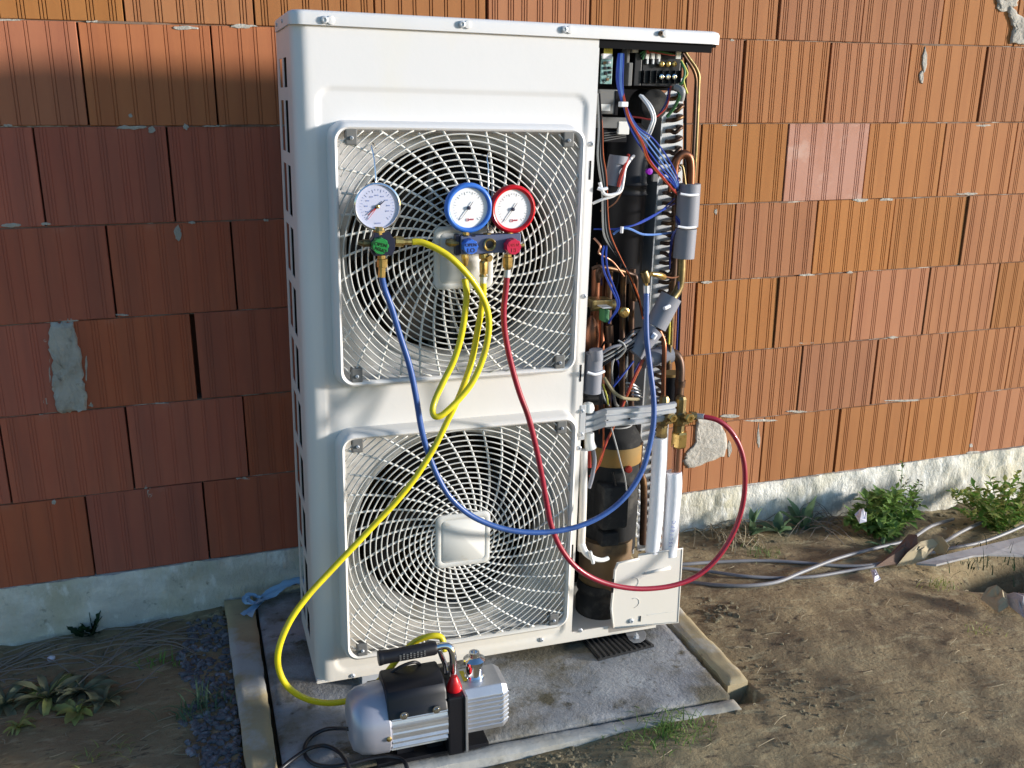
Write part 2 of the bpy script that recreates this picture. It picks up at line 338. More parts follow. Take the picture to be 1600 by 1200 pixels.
for r in range(9):
    x = OFF[r]-BL*math.ceil((OFF[r]+1.35)/BL)
    while x < 7.6:
        rng = random.Random(int(x*100)+r*77); cx = x+BL/2
        if r in (0,): k = rng.choice([1, 2, 5])
        elif r == 5 or r == 4: k = rng.choice([1, 2, 3, 5, 4] if cx > 1 else [4, 6, 3])
        else: k = rng.choice([3, 4, 6, 7, 2, 3])
        o = link('brick', BM[k], wall)
        if r == 4 and abs(cx-2.53) < .12: o.data = pink
        if cx < 1.1 and r < 6: o.data = BR[k] if r < 5 else BO[k]  # blocks left of and behind the unit take the shade-tinted copies
        dw = .001 if rng.random() < .85 else .006
        if r == 2 and abs(x-.5776) < .01: dw = .009
        o.scale = ((BL-.0032-dw)/(BL-.0032)*(-1 if rng.random() < .5 else 1), 1, 1)
        o.location = (cx-1.9+dw/2, rng.uniform(-.0022, .0022), r*BH+.0024+rng.uniform(-.0008, .0008))
        o.rotation_euler = (rng.uniform(-.004, .004), rng.uniform(-.0025, .0025), rng.uniform(-.004, .004))
        x += BL
b = MB(); b.box((-3.4, .062, -.1), (5.75, .30, 2.28)); b.obj('backing', M['core'], wall)
for r in range(1, 9):                                           # thin bed joints
    b = MB(); n = 300; lo = []
    for i in range(n+1):
        x = -3.3+9.0*i/n; q = .004+.006*max(0, fbm(x*5, r*3.3))-.002; q = .0035-max(-.003, min(.0045, .007*fbm(x*6, r*3.3)-.001))
        lo.append(((x, q, r*BH-.0025), (x, q, r*BH+.0035)))
    for i in range(n+1): b.v += [lo[i][0], lo[i][1], (lo[i][0][0], .07, r*BH-.002), (lo[i][0][0], .07, r*BH+.003)]
    for i in range(n):
        a = i*4; c = a+4; b.f += [(a, c, c+1, a+1), (a+1, c+1, c+3, a+3), (a, a+2, c+2, c)]
    b.obj('mortar_bed', M['mortarbed'], wall)
def patch(pxs, name, t=.006, seed=0, m='mortar', div=5, jag=.004):
    P = [atY(x, y, 0) for x, y in pxs]; Q = []
    rng = random.Random(seed)
    for i in range(len(P)):
        a, c = P[i], P[(i+1) % len(P)]
        for k in range(div):
            p = a.lerp(c, k/div); Q.append(Vector((p.x+rng.uniform(-jag, jag), 0, p.z+rng.uniform(-jag, jag))))
    cc = sum(Q, Vector())/len(Q); b = MB(); sh = Vector((1.9, 0, 0)); L0 = [q-sh+Vector((0, .004, 0)) for q in Q]
    loops = [L0]
    for s, tt in ((.97, .7), (.86, 1.), (.7, .9), (.5, 1.1), (.3, .85), (.1, 1.)):
        loops.append([(cc+(q-cc)*s)-sh+Vector((0, -t*tt-t*.6*fbm(q.x*40*s, q.z*40*s, seed), 0)) for q in Q])
    b.loft(loops, cap1=True); return b.obj(name, M[m], wall, True, 1.2)
patch([(80,503),(112,502),(118,520),(128,560),(131,600),(136,618),(134,640),(110,645),(88,644),(84,612),(80,600),(82,560),(74,535)], 'mortar_patch', .012, 3)
patch([(1090,650),(1128,660),(1137,690),(1132,712),(1095,727),(1075,732),(1067,722),(1072,708),(1085,695),(1087,670)], 'mortar_patch', .005, 4)
patch([(1575,8),(1600,30),(1612,60),(1600,72),(1578,68),(1584,45),(1578,30)], 'mortar_patch', .006, 5)
patch([(1556,-4),(1592,-4),(1588,10),(1562,13)], 'mortar_patch', .005, 6)
rs = random.Random(11)
def smear(px, py, w, h, s): 
    k = 9; patch([(px+w/2*math.cos(6.283*i/k)*rs.uniform(.75, 1.1), py+h/2*math.sin(6.283*i/k)*rs.uniform(.5, 1.3)) for i in range(k)], 'mortar_smear', .0016, s, div=2, jag=.0012)
for i, a in enumerate([(205,199,55,7),(237,204,14,14),(290,199,8,12),(10,31,50,4),(145,34,25,4),(290,44,50,8),(380,41,44,6),(330,197,30,3),(12,196,18,4),
    (18,352,36,6),(72,350,18,4),(300,348,14,4),(416,344,10,5),(278,364,14,24),(254,630,24,4),(64,652,8,12),(72,628,10,10),(108,500,36,6),(190,492,24,3),
    (84,785,8,8),(234,770,10,16),(228,761,8,7),(214,805,4,14),(380,748,26,4),(142,633,8,8),(135,575,4,50),(78,580,4,60),(70,532,8,6),(204,180,6,8),
    (1144,63,8,4),(1118,330,5,12),(1345,313,26,5),(1385,312,24,5),(1510,303,36,4),(1140,196,30,3),(1262,430,30,4),(1328,426,12,6),(1105,441,20,4),(1190,657,60,4),
    (1243,643,36,4),(1410,404+222,60,3),(1185,684,5,40),(1140,700,8,28),(1445,95,8,38),(1440,120,6,28),(1536,196,26,3),(1258,536,34,3),(1395,527,20,3),
    (1525,708,34,7),(1517,696,7,7),(1460,722,30,5),(1140,650,36,5),(1570,10,30,16)]): smear(*a, 20+i)

# ================================================================== FOUNDATION
b = MB(); n, mz = 760, 26; X0, X1 = -1.4, 7.65
for j in range(mz+1):
    for i in range(n+1):
        x = X0+(X1-X0)*i/n; t = j/mz; z = .002-.42*t
        rough_ = 1.0 if x > 1.4 else .3
        y = -.012-.006*fbm(x*3, z*3, 2)-rough_*.010*max(-.4, fbm(x*14, z*9, 4))-(.006*max(0, fbm(x*40, z*14, 9)) if z > -.07 or x > 2.2 else .0015*fbm(x*30, z*30))
        if z > -.03: y += .3*(z+.03)*(.4+.4*fbm(x*9, 0, 6)); z += .005*fbm(x*22, 1, 3)
        b.v.append((x, min(y, .0), z))
b.f = [(j*(n+1)+i, j*(n+1)+i+1, (j+1)*(n+1)+i+1, (j+1)*(n+1)+i) for j in range(mz) for i in range(n)]
k = len(b.v); b.v += [(X0, .3, -.008), (X1, .3, -.008), (X0, .3, -.42), (X1, .3, -.42)]
b.f += [tuple(range(n+1))+(k+1, k)]
struct(b.obj('foundation', M['found'], smooth=True, angle=1.3))

# ================================================================== SLAB, BOARDS, MAT
def prism(P, z0, z1, name, m, bevel=.004):
    b = MB(); b.loft([[(x, y, z0) for x, y in P], [(x, y, z1) for x, y in P]], cap0=True, cap1=True); return b.obj(name, M[m], bevel=bevel)
SZ = -.134
b = MB(); n1, n2 = 110, 84                                       # worn top and crumbling front edge
A, B_, D_, E_ = Vector((.691, -.868)), Vector((1.803, -.907)), Vector((1.816, -.03)), Vector((.69, -.03))
for j in range(n2+1):
    for i in range(n1+1):
        s, t = i/n1, j/n2; p = (A*(1-s)+B_*s)*(1-t)+(E_*(1-s)+D_*s)*t
        ed = min(s, 1-s, t*.8)*1.1; z = SZ+.0012*fbm(p.x*9, p.y*9)+.0007*fbm(p.x*60, p.y*60)-(.010*max(0, 1-ed/.012)*(.4+.6*abs(fbm(p.x*40, p.y*40, 2))) if ed < .012 else 0)
        b.v.append((p.x, p.y+(.004*fbm(p.x*30, 3) if j == 0 else 0), z))
b.f = [(j*(n1+1)+i, j*(n1+1)+i+1, (j+1)*(n1+1)+i+1, (j+1)*(n1+1)+i) for j in range(n2) for i in range(n1)]
k = len(b.v); top = [0, n1, (n1+1)*(n2+1)-1, (n1+1)*n2]
b.v += [(A.x, A.y, -.26), (B_.x, B_.y, -.26), (D_.x, D_.y, -.26), (E_.x, E_.y, -.26)]
b.f += [tuple(range(0, n1+1))+(k+1, k), tuple(n1+(n1+1)*j for j in range(n2+1))+(k+2, k+1), tuple((n1+1)*j for j in range(n2, -1, -1))+(k, k+3)]
struct(b.obj('concrete_slab', M['slab'], smooth=True, angle=.6))
GB = 'formwork boards round the slab'
def worn(P, z0, z1, name, m, na, nb, seed, wear=.006):
    b = MB(); P = [Vector(p) for p in P]                      # P: a0, a1 (one end), b1, b0 (other end)
    for j in range(nb+1):
        for i in range(na+1):
            s, t = i/na, j/nb; p = (P[0]*(1-s)+P[1]*s)*(1-t)+(P[3]*(1-s)+P[2]*s)*t
            ds, dt = min(s, 1-s)*(P[1]-P[0]).length, min(t, 1-t)*(P[3]-P[0]).length; d = min(ds, dt)
            ch = max(0, fbm(p.x*11, p.y*11, seed)+.25)*wear*max(0, 1-d/.014)+.004*max(0, 1-d/.005)
            b.v.append((p.x+.003*fbm(p.y*14, p.x*9, seed+2)*(1 if d < .003 else .3), p.y+.0016*fbm(p.x*14, p.y*9, seed)*(1 if d < .003 else .3), z1-ch+.0012*fbm(p.x*25, p.y*25, seed)))
    b.f = [(j*(na+1)+i, j*(na+1)+i+1, (j+1)*(na+1)+i+1, (j+1)*(na+1)+i) for j in range(nb) for i in range(na)]
    rim = list(range(na+1))+[na+(na+1)*j for j in range(1, nb+1)]+[(na+1)*nb+i for i in range(na-1, -1, -1)]+[(na+1)*j for j in range(nb-1, 0, -1)]
    k = len(b.v); b.v += [(b.v[i][0], b.v[i][1], z0) for i in rim]; n = len(rim)
    b.f += [(rim[i], rim[(i+1) % n], k+(i+1) % n, k+i) for i in range(n)]
    return b.obj(name, M[m], smooth=True, angle=.7)
tag(recenter(worn([(.614, -.93), (.679, -.93), (.682, -.016), (.597, -.016)], -.24, -.129, 'wooden_board', 'board', 8, 90, 1)), 'yellowish formwork board along the left edge of the slab', 'board', GB)
tag(recenter(worn([(1.822, -.868), (1.886, -.862), (1.900, -.03), (1.834, -.03)], -.24, -.132, 'wooden_board', 'board', 8, 90, 2, .009)), 'short formwork board along the right edge of the slab', 'board', GB)
tag(recenter(worn([(.684, -.914), (1.808, -.956), (1.812, -.914), (.684, -.873)], -.24, -.141, 'wooden_board', 'board2', 120, 5, 3, .004)), 'cement stained formwork board along the front edge of the slab', 'board', GB)
mt = thing('rubber_mat', 'black ribbed rubber pad on the slab under the right foot of the unit', 'rubber mat', (1.62, -.59, SZ+.001))
b = MB(); c = [atZ(*p, SZ) for p in ((905,1000),(935,1033),(1022,1011),(985,984))]; 
c[0] = atZ(897, 988, SZ)
b.loft([[p-mt.location+Vector((0,0,h)) for p in c] for h in (0, .007)], cap0=True, cap1=True); b.obj('pad', M['gasket'], mt)
for i in range(11):
    t = (i+.5)/11; p, q = c[0].lerp(c[3], t)-mt.location, c[1].lerp(c[2], t)-mt.location
    b = MB(); b.tube([p+Vector((0,0,.008)), q+Vector((0,0,.008))], .004, 6, smooth=0); b.obj('rib', M['gasket'], mt)

# ================================================================== OUTDOOR UNIT
unit = thing('outdoor_unit', 'tall white two fan heat pump unit with its right side opened up', 'heat pump', UO, (.0023, .0199, .0001))
HU, WU, DU, WP = 1.5635, 1.01, .32, .692
G = [(.364, 1.0755, .2945), (.369, .368, .302)]                  # grille centres and half sizes
RB = .264                                                       # fan opening
# front panel wraps round the left corner: one pressed sheet
b = MB(); prof = [(0, .075), (0, .05)]; rc = .035
for i in range(9):
    a = R(180+90*i/8); prof.append((rc+rc*math.cos(a), rc+rc*math.sin(a)))
xsn = list(np.arange(.042, WP-.001, .005))+[WP]; prof += [(x, 0) for x in xsn]
zs = list(np.arange(.0, HU+.001, .0052)); zs[-1] = HU
def recess(x, z):
    hx, hz, r = (.668-.05)/2, (1.438-.022)/2, .03; dx, dz = abs(x-.359)-hx+r, abs(z-.73)-hz+r
    d = math.hypot(max(dx, 0), max(dz, 0))+min(max(dx, dz), 0)-r
    return .0045*max(0, min(1, .5-d/.007))
def well(x, z):
    q = 0
    for gx, gc, gh in G: q = max(q, min(1, max(0, (gh-.010-max(abs(x-gx), abs(z-gc)))/.012)))
    return .046*q
nP = len(prof); wells = [MB(), MB()]
for z in zs:
    for x, y in prof: b.v.append((x, y+(max(recess(x, z), well(x, z)) if y == 0 else 0), z))
for j in range(len(zs)-1):
    for i in range(nP-1):
        x = (prof[i][0]+prof[i+1][0])/2; z = (zs[j]+zs[j+1])/2
        if any(math.hypot(x-gx, z-gz_) < RB+.004 for gx, gz_, _ in G): continue
        wq = well(x, z); gi_ = 0 if z > .73 else 1
        (wells[gi_].f if wq > .6 else b.f).append((j*nP+i, j*nP+i+1, (j+1)*nP+i+1, (j+1)*nP+i))
for q_ in [b]+wells:                                            # keep only the points each sheet uses
    if q_ is not b: q_.v = list(b.v)
for q_ in wells+[b]:
    us = sorted({i for f in q_.f for i in f}); ix = {a: k for k, a in enumerate(us)}; vv = q_.v; q_.v = [vv[i] for i in us]; q_.f = [tuple(ix[i] for i in f) for f in q_.f]
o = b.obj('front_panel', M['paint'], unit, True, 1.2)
for q_ in wells: q_.obj('shaded_well', M['plate'], unit, True, 1.2)  # well sheets belong to the panel, in its shade-grey colour
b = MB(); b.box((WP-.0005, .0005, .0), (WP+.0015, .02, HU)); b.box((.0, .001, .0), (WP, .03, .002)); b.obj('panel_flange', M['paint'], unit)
# left louvred side
side = MB()
for (ya, yb) in ((.0755, .112), (.176, .206), (.276, .32)): side.box((.0, ya, 0), (.0018, yb, HU-.001))
zc_ = [.03]+[1.425-.142*i for i in range(9, -1, -1)]+[1.532]
for z in zc_: 
    h = .03 if z in (zc_[0], zc_[-1]) else .014
    side.box((.0, .1125, max(.001, z-h)), (.0016, .1755, min(HU-.002, z+h))); side.box((.0, .2065, max(.001, z-h)), (.0016, .2755, min(HU-.002, z+h)))
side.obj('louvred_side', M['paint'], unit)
b = MB(); b.box((.014, .0765, .01), (.022, .318, HU-.01)); b.obj('side_coil', M['matt'], unit)
# lid
lid = MB(); k = 8
def lidloop(e, z): return [(WU/2+p[0]-.002, DU/2+p[1]-.004, z) for p in rrect(WU/2+e+.002, DU/2+e+.006, .03, k)]
lid.loft([lidloop(0, HU-.001), lidloop(0, HU+.020), lidloop(-.002, HU+.025), lidloop(-.008, HU+.028)], cap0=True, cap1=True)
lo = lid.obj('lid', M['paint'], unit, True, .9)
def screw(name, p, r, m='galv', par=unit, d=.004, rec=True):
    b = MB(); b.lathe([(r*1.05, .001), (r, -d*.6), (r*.6, -d), (r*.55, -d), (r*.5, -d*.4), (.0002, -d*.4)], p, 'y', 12); return b.obj(name, M[m], par, True, .6)
for px, py, m in ((507,31,'galv'),(722,38,'galv'),(882,46,'galv'),(1032,52,'rust')):
    p = U(px, py, -.012); screw('screw', (p.x, -.0125, p.z), .0075 if m == 'galv' else .0055, m, lo)
    b = MB(); b.lathe([(.009, .0), (.008, -.0022), (.002, -.003)], (p.x+.013, -.0115, p.z), 'y', 12); b.obj('dimple', M['paint'], lo, True)
for px, py in ((446,30),(433,34)):
    b = MB(); b.lathe([(.004, 0), (.004, -.003)], (-.0035, .12 if px > 440 else .24, HU+.012), 'x', 8); b.obj('screw', M['galv'], lo)
for px, py in ((924,225),(913,463),(846,1000),(551,1056),(907,985),(905,700)):
    p = U(px, py, -.001); screw('screw', (p.x, .0, p.z), .006, 'galv')
# louvre gap slots along the flange
for py in (266, 583, 862):
    p = U(919-(py-266)*.03, py, -.001); b = MB(); b.box((WP-.010, -.0012, p.z-.022), (WP-.006, .001, p.z+.022)); b.obj('slot', M['dark'], unit)
# fans, bell mouths, guards
for gi, (gx, gzc, gh) in enumerate(G):
    b = MB(); prof = [(RB+.012, .002), (RB+.006, -.003), (RB-.004, -.002), (RB-.010, .006), (RB-.014, .03), (RB-.014, .075), (RB-.010, .078), (RB-.008, .03), (RB+.008, .012)]
    n = 72; kk = len(b.v)
    for r_, h in prof:
        b.v += [(gx+r_*math.cos(6.28319*j/n), h+.044, gzc+r_*math.sin(6.28319*j/n)) for j in range(n)]
    for i in range(len(prof)-1): b.f += [(i*n+j, i*n+(j+1) % n, (i+1)*n+(j+1) % n, (i+1)*n+j) for j in range(n)]
    b.obj('bell_mouth', M['bell'], unit, True, 1.0)
    fan = MB(); fan.lathe([(.05, .14), (.06, .135), (.06, .09), (.052, .081), (.02, .079)], (gx, 0, gzc), 'y', 28)
    fo = fan.obj('fan', M['fan'], unit, True, .7)
    for kb in range(4):
        b = MB(); a0 = R(kb*90+25+gi*40); nn = 9; mm = 8
        for i in range(nn+1):
            for j in range(mm+1):
                r_ = .055+(.232-.055)*i/nn; sweep = .35*(i/nn)**1.6; a = a0+sweep+R(62)*(j/mm)*(1-.15*i/nn); y = .082+.055*(j/mm)-.006*math.sin(math.pi*j/mm)
                b.v.append((gx+r_*math.cos(a), y, gzc+r_*math.sin(a)))
        b.f = [(i*(mm+1)+j, i*(mm+1)+j+1, (i+1)*(mm+1)+j+1, (i+1)*(mm+1)+j) for i in range(nn) for j in range(mm)]
        o = b.obj('blade', M['fan'], fo, True, 2)
    b = MB(); b.box((gx-.035, .16, gzc-.34), (gx-.022, .175, gzc+.34)); b.box((gx+.022, .16, gzc-.34), (gx+.035, .175, gzc+.34)); b.lathe([(.05, .13), (.055, .15), (.045, .19)], (gx, 0, gzc), 'y', 20); b.obj('motor_bracket', M['clip'], unit)
    # guard
    gd = MB(); q = lambda hw, r, y: [(gx+p[0], y, gzc+p[1]) for p in rrect(hw, hw, r, 8)]
    gd.loft([q(gh+.004, .040, .006), q(gh+.002, .038, -.004), q(gh-.001, .036, -.026), q(gh-.004, .034, -.033), q(gh-.009, .030, -.036), q(gh-.013, .027, -.034), q(gh-.0155, .025, -.026), q(gh-.0155, .025, -.020)])
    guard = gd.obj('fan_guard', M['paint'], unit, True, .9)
    hin = gh-.016; rin = .026; Rm_ = .395
    def inside(x, z):
        dx, dz = abs(x)-hin+rin, abs(z)-hin+rin
        return math.hypot(max(dx, 0), max(dz, 0))+min(max(dx, dz), 0)-rin < .002
    dome = lambda r_: -.0285-.010*max(0, 1-(r_/.30)**2)
    r_ = .082
    while r_ < Rm_:
        run = []; n = max(64, int(r_*520)); full = True
        def arc(run, cap=True):
            b = MB(); b.tube(run, .0018, 5, cap=cap, smooth=0); b.obj('ring', M['paint2'], guard, True, 2)
        for j in range(n*2+1):
            a = 2*math.pi*j/n+R(45)
            x, z = r_*math.cos(a), r_*math.sin(a)
            if inside(x, z): run.append((gx+x, dome(r_), gzc+z))
            else:
                if len(run) > 2 and j > 0: arc(run)
                run = []
            if j >= n and (len(run) == n+1 or not run): full = bool(run); break
        if full: arc(run, False)
        r_ += .0137
    na = 36
    for kk in range(na):
        pts = []
        for j in range(40):
            t = j/39; rr_ = .062+(Rm_-.062)*t; a = 2*math.pi*kk/na+R(66)*math.sqrt(t)*(1-.12*t)
            x, z = rr_*math.cos(a), rr_*math.sin(a)
            if not inside(x, z): break
            pts.append((gx+x, dome(rr_)+.0035, gzc+z))
        if len(pts) < 3: continue
        b = MB(); b.tube(pts, .0029, 6, smooth=0); b.obj('spoke', M['spoke'], guard, True, 2)
    hb = MB(); q2 = lambda hw, r, y: [(gx+p[0], y, gzc+p[1]) for p in rrect(hw, hw*1.02, r, 6)]
    hb.loft([q2(.070, .016, -.030), q2(.070, .016, -.040), q2(.066, .014, -.043), q2(.058, .012, -.0425), q2(.0565, .011, -.0415), q2(.055, .010, -.043)], cap0=True, cap1=True)
    hb.obj('hub_plate', M['paint2'], guard, True, .8)
    for sx in (-1, 1):
        for sz in (-1, 1):
            b = MB(); cx, cz = gx+sx*(gh-.045 if sx < 0 else gh-.045), gzc+sz*(gh-.030)
            b.box((cx-.013, -.034, cz-.017), (cx+.013, -.012, cz+.017)); o = b.obj('clip', M['clip'], guard, bevel=.003)
            screw('screw', (cx, -.0345, cz-.002), .004, 'galv', guard)
# coil at the back, with its vertical fins
b = MB()
for i in range(150):
    x = .05+.64*i/150; b.box((x, .262, .03), (x+.0012, .29, HU-.03))
b.box((.045, .291, .02), (.69, .30, HU-.02)); stuff(b.obj('coil_fins', M['rust'], unit))
b = MB(); b.box((.022, .302, .01), (.69, .306, HU-.01)); b.obj('rear_guard', M['matt'], unit)
b = MB(); b.box((.045, .288, .02), (.69, .31, HU-.02)); 
b = MB(); b.box((WP-.004, .022, .012), (WP-.001, .30, HU-.002)); b.obj('partition', M['galv'], unit)
b = MB(); b.box((.002, .003, -.004), (.955, .318, .004)); b.obj('base_pan', M['paint'], unit)
b = MB(); b.box((WP, .001, .002), (.805, .006, .026)); b.obj('base_lip', M['paint'], unit, bevel=.001); b = MB(); b.box((.98, .01, .0), (.984, .318, .028)); b.obj('base_lip', M['paint'], unit, bevel=.001)
for x in (.14,):
    b = MB(); b.box((x-.028, -.052, -.038), (x+.028, .34, -.0335)); b.box((x-.024, .01, -.0335), (x+.024, .31, -.004)); b.obj('foot', M['galv'], unit, bevel=.001)
pass

def ul(p): return UM.transposed() @ (p-UO)
b = MB(); fp = [(962,962),(984,958),(1010,990),(1008,999),(1001,1004),(990,1005),(983,1000)]
b.loft([[ul(atZ(x, y, SZ+h)) for x, y in fp] for h in (.011, .0145)], cap0=True, cap1=True); b.obj('foot', M['footgalv'], unit, bevel=.001)
q = ul(atZ(994, 996, SZ+.016)); b = MB(); b.lathe([(.010, 0), (.010, .002), (.007, .002), (.007, .008), (.003, .009), (.003, .014)], q, 'z', 6); b.obj('anchor_bolt', M['galv'], unit)
# ---- the opened right-hand compartment
def T(name, pts, r, m, n=8): return tubeobj(name, [U(*p) for p in pts], r, m, unit, n)
def P3(px, py, y): return U(px, py, y)
def ubox(name, px0, py0, px1, py1, y, d, m, bevel=.0015):
    a, c = U(px0, py1, y), U(px1, py0, y); b = MB(); b.box((min(a.x, c.x), y, min(a.z, c.z)), (max(a.x, c.x), y+d, max(a.z, c.z))); return b.obj(name, M[m], unit, bevel=bevel)
b = MB(); b.box((WP, .30, .0), (1.0, .304, HU-.002)); b.obj('rear_panel', M['matt'], unit)
b = MB(); b.box((WP, .0, HU-.020), (.985, .004, HU-.001)); b.box((.84, .02, HU-.014), (.985, .12, HU-.008)); b.box((.70, .014, HU-.0065), (1.004, .315, HU-.0015)); b.obj('rail_and_lid_shade', M['matt'], unit)  # rails, plus a black sheet standing in for the shade under the lid
# coil end plate and its hairpin bends
pl = [(1034,150),(1027,300),(1019,400),(1011,470),(1003,640),(996,860)]; pr = [(1068,120),(1066,300),(1058,400),(1052,470),(1046,640),(1036,860)]
L_ = [U(x, y, .20) for x, y in pl]; R_ = [U(x, y, .20) for x, y in pr]
b = MB(); b.loft([[p+Vector((0, d, 0)) for p in L_+R_[::-1]] for d in (0, .004)], cap0=True, cap1=True)
b.box((L_[0].x-.004, .184, L_[-1].z), (L_[0].x, .30, L_[0].z-.02)); ep = b.obj('coil_end_plate', M['galv'], unit)
zz = R_[0].z-.03; i = 0
while zz > .10:
    t = (L_[0].z-zz)/(L_[0].z-L_[-1].z); xc = (L_[0].x+(L_[-1].x-L_[0].x)*t+R_[0].x+(R_[-1].x-R_[0].x)*t)/2
    s = 1 if i % 2 else -1; w_ = .014
    pts = [(xc-w_, .205, zz), (xc-w_*.9, .180, zz+.001), (xc-w_*.4, .170, zz+.003*s), (xc+w_*.5, .169, zz+.008), (xc+w_*1.1, .178, zz+.011), (xc+w_*1.2, .205, zz+.012)]
    pts = [(p[0]+.004, p[1], p[2]) for p in pts]
    b = MB(); b.tube(pts, .0058, 7, smooth=3); b.obj('return_bend', M['cudark'], ep, True, 1.5); zz -= .0268; i += 1
T('edge_strip', [(1071,100,.205),(1069,300,.205),(1056,640,.205)], .004, 'matt', 6)
# electrics at the top
ubox('control_box', 936, 76, 1068, 138, .075, .02, 'matt')
ubox('circuit_board', 938, 88, 958, 131, .03, .004, 'pcb')
ubox('connector', 942, 84, 957, 92, .026, .012, 'white'); 
for k_ in range(7): T('lead', [(944+k_*2, 86, .03), (945+k_*1.9, 74+k_ % 3, .026), (948+k_*1.5, 66, .03)], .0012, 'wyellow', 5)
for a in ((946,98),(953,97),(946,106),(953,106),(947,115),(954,113),(950,124)): ubox('component', a[0]-2, a[1]-2, a[0]+2, a[1]+2, .024, .008, random.choice(['black', 'white', 'rust', 'black']), .0005)
ubox('bracket', 981, 98, 989, 134, .03, .03, 'clip'); ubox('bracket', 979, 70, 985, 100, .035, .03, 'clip')
ubox('terminal_cover', 990, 82, 1004, 134, .04, .03, 'black'); tb = ubox('terminal_block', 1002, 92, 1064, 134, .045, .03, 'black')
for i in range(7):
    x = 1006+i*9.6; ubox('barrier', x, 110, x+1.5, 130, .034, .014, 'black', .0005)
for i, x in enumerate((1012, 1021, 1030)): ubox('wire_tag', x-3, 80, x+3, 92, .032, .008, 'tag', .001); ubox('spade', x-1.5, 92, x+1.5, 100, .036, .006, 'galv', .0005)
for i, x in enumerate((1034, 1044, 1054)):
    for y in (100, 120):
        p = U(x, y, .034); screw('terminal_screw', (p.x, .036, p.z), .0065, 'brass' if y == 100 else 'chrome')
ubox('label', 1056, 76, 1065, 92, .03, .004, 'tag'); ubox('relay', 988, 74, 998, 82, .04, .02, 'tag')
T('earth_wire', [(1064,96,.03),(1070,112,.02),(1066,128,.02),(1062,132,.03)], .003, 'wgreen'); T('earth_wire', [(1064,94,.032),(1074,114,.03),(1068,126,.03),(1074,146,.03)], .0025, 'wyellow')
for i, (a, c_) in enumerate((('wgreen', 0), ('wgreen', 5), ('wgreen', 9), ('wred', 3))): T('lead', [(1000+i*2, 84+c_, .036), (1012, 78+i, .03), (1030+i*6, 80+i*2, .03), (1056, 86, .034)], .0018, a, 5)
T('lead', [(1013,84,.03),(1011,76,.03),(1015,72,.035)], .003, 'wred')
b = MB(); p = U(1021, 163, .07); b.lathe([(.030, 0), (.036, .002), (.036, .004), (.030, .006), (.028, .012), (.036, .014), (.036, .075)], (p.x, .06, p.z), 'y', 30); b.obj('capacitor', M['foam'], unit, True, .6)
ubox('reactor', 934, 140, 966, 178, .05, .06, 'clip', .004); ubox('reactor_label', 938, 163, 954, 173, .049, .004, 'tag', .0005); ubox('reactor_band', 960, 142, 967, 180, .048, .03, 'dark')
ubox('shelf', 934, 184, 990, 200, .07, .1, 'clip'); ubox('shelf_label', 966, 190, 984, 210, .068, .01, 'tag')
ubox('grille_box', 940, 203, 980, 222, .08, .06, 'dark')
for i in range(4): T('fin', [(944, 208+i*4, .078), (978, 205+i*3, .078)], .0012, 'clip', 5)
b = MB(); p = U(998, 300, .13); q = U(998, 430, .13); b.lathe([(.03, p.z+.17), (.052, p.z+.15), (.056, p.z+.02), (.060, p.z+.015), (.056, p.z+.01), (.056, p.z-.005), (.060, p.z-.01), (.056, p.z-.015), (.056, q.z), (.03, q.z-.03)], (p.x-.005, .20, 0), 'z', 32); b.obj('accumulator', M['matt2'], unit, True, .8)
# wiring looms
for i in range(5):
    T('loom_wire', [(966+i*2, 84, .02), (964+i*2.4, 105, .0), (964+i*2.2, 130, .002), (971+i, 158, .0), (975+i, 168, -.004), (984+i*3, 198, -.004), (1000+i*5, 228-i*3, .0), (1025+i*4.5, 262-i*4, .03), (1048+i*2.5, 284-i*2, .08), (1060, 300, .13)], .0021, ['wblue', 'wblue', 'wlblue', 'wlblue', 'wblue'][i], 6)
for i in range(2):
    T('loom_wire', [(971+i, 138, .006), (977+i*2, 168, -.006), (984+i*2, 190, -.006), (1002+i*2, 222, -.004), (1012+i*3, 250, .0), (1038+i*2, 282, .04), (1058, 304, .12)], .0021, ['worange', 'wred'][i], 6)
T('loom_wire', [(1048,135,.03),(1044,160,.01),(1036,174,.01),(1018,186,.01),(1000,184,.02),(985,182,.03)], .002, 'wred', 6); T('loom_wire', [(1045,138,.03),(1041,160,.012),(1030,178,.02)], .002, 'wdblue', 6)
T('loom_wire', [(1058,140,.03),(1062,150,.0),(1052,170,.03),(1042,182,.05)], .004, 'wgreen', 6); T('sleeve', [(1056,136,.02),(1066,142,.0),(1064,156,.01)], .008, 'wgrey')
for i in range(2): T('white_lead', [(1000+i*3, 149+i, .03), (1013+i*4, 166, .0), (1020+i*3, 184, -.005), (1015+i*4, 200, .0), (1008+i*4, 216, .03)], .0038, 'wwhite')
b = MB(); p = U(974, 163, -.006); b.box((p.x-.008, -.012, p.z-.006), (p.x+.010, .006, p.z+.006)); b.obj('cable_tie', M['white'], unit, bevel=.002)
for i, (m_, r_) in enumerate((('wgrey', .0028), ('dark', .003), ('wgrey', .0022), ('dark', .0034), ('worange', .002))):
    T('harness_wire', [(934+i*.6, 146, .012), (936+i*1.2, 200, .004), (934+i*2, 240, .0), (937+i*2.4, 270, .0), (941+i*1.8, 295, .0), (942+i*2, 340, .0), (945+i*2.5, 370, .0), (962+i*3, 396+i*4, .01), (978+i*3, 420+i*6, .02), (992+i*2, 455+i*4, .04), (1004, 482+i*4, .07)], r_, m_, 6)
T('white_loop', [(937,285,.0),(944,303,-.006),(958,304,-.006),(970,298,-.004),(974,280,-.002),(977,262,.004),(985,249,.02),(990,244,.04)], .0042, 'wwhite')
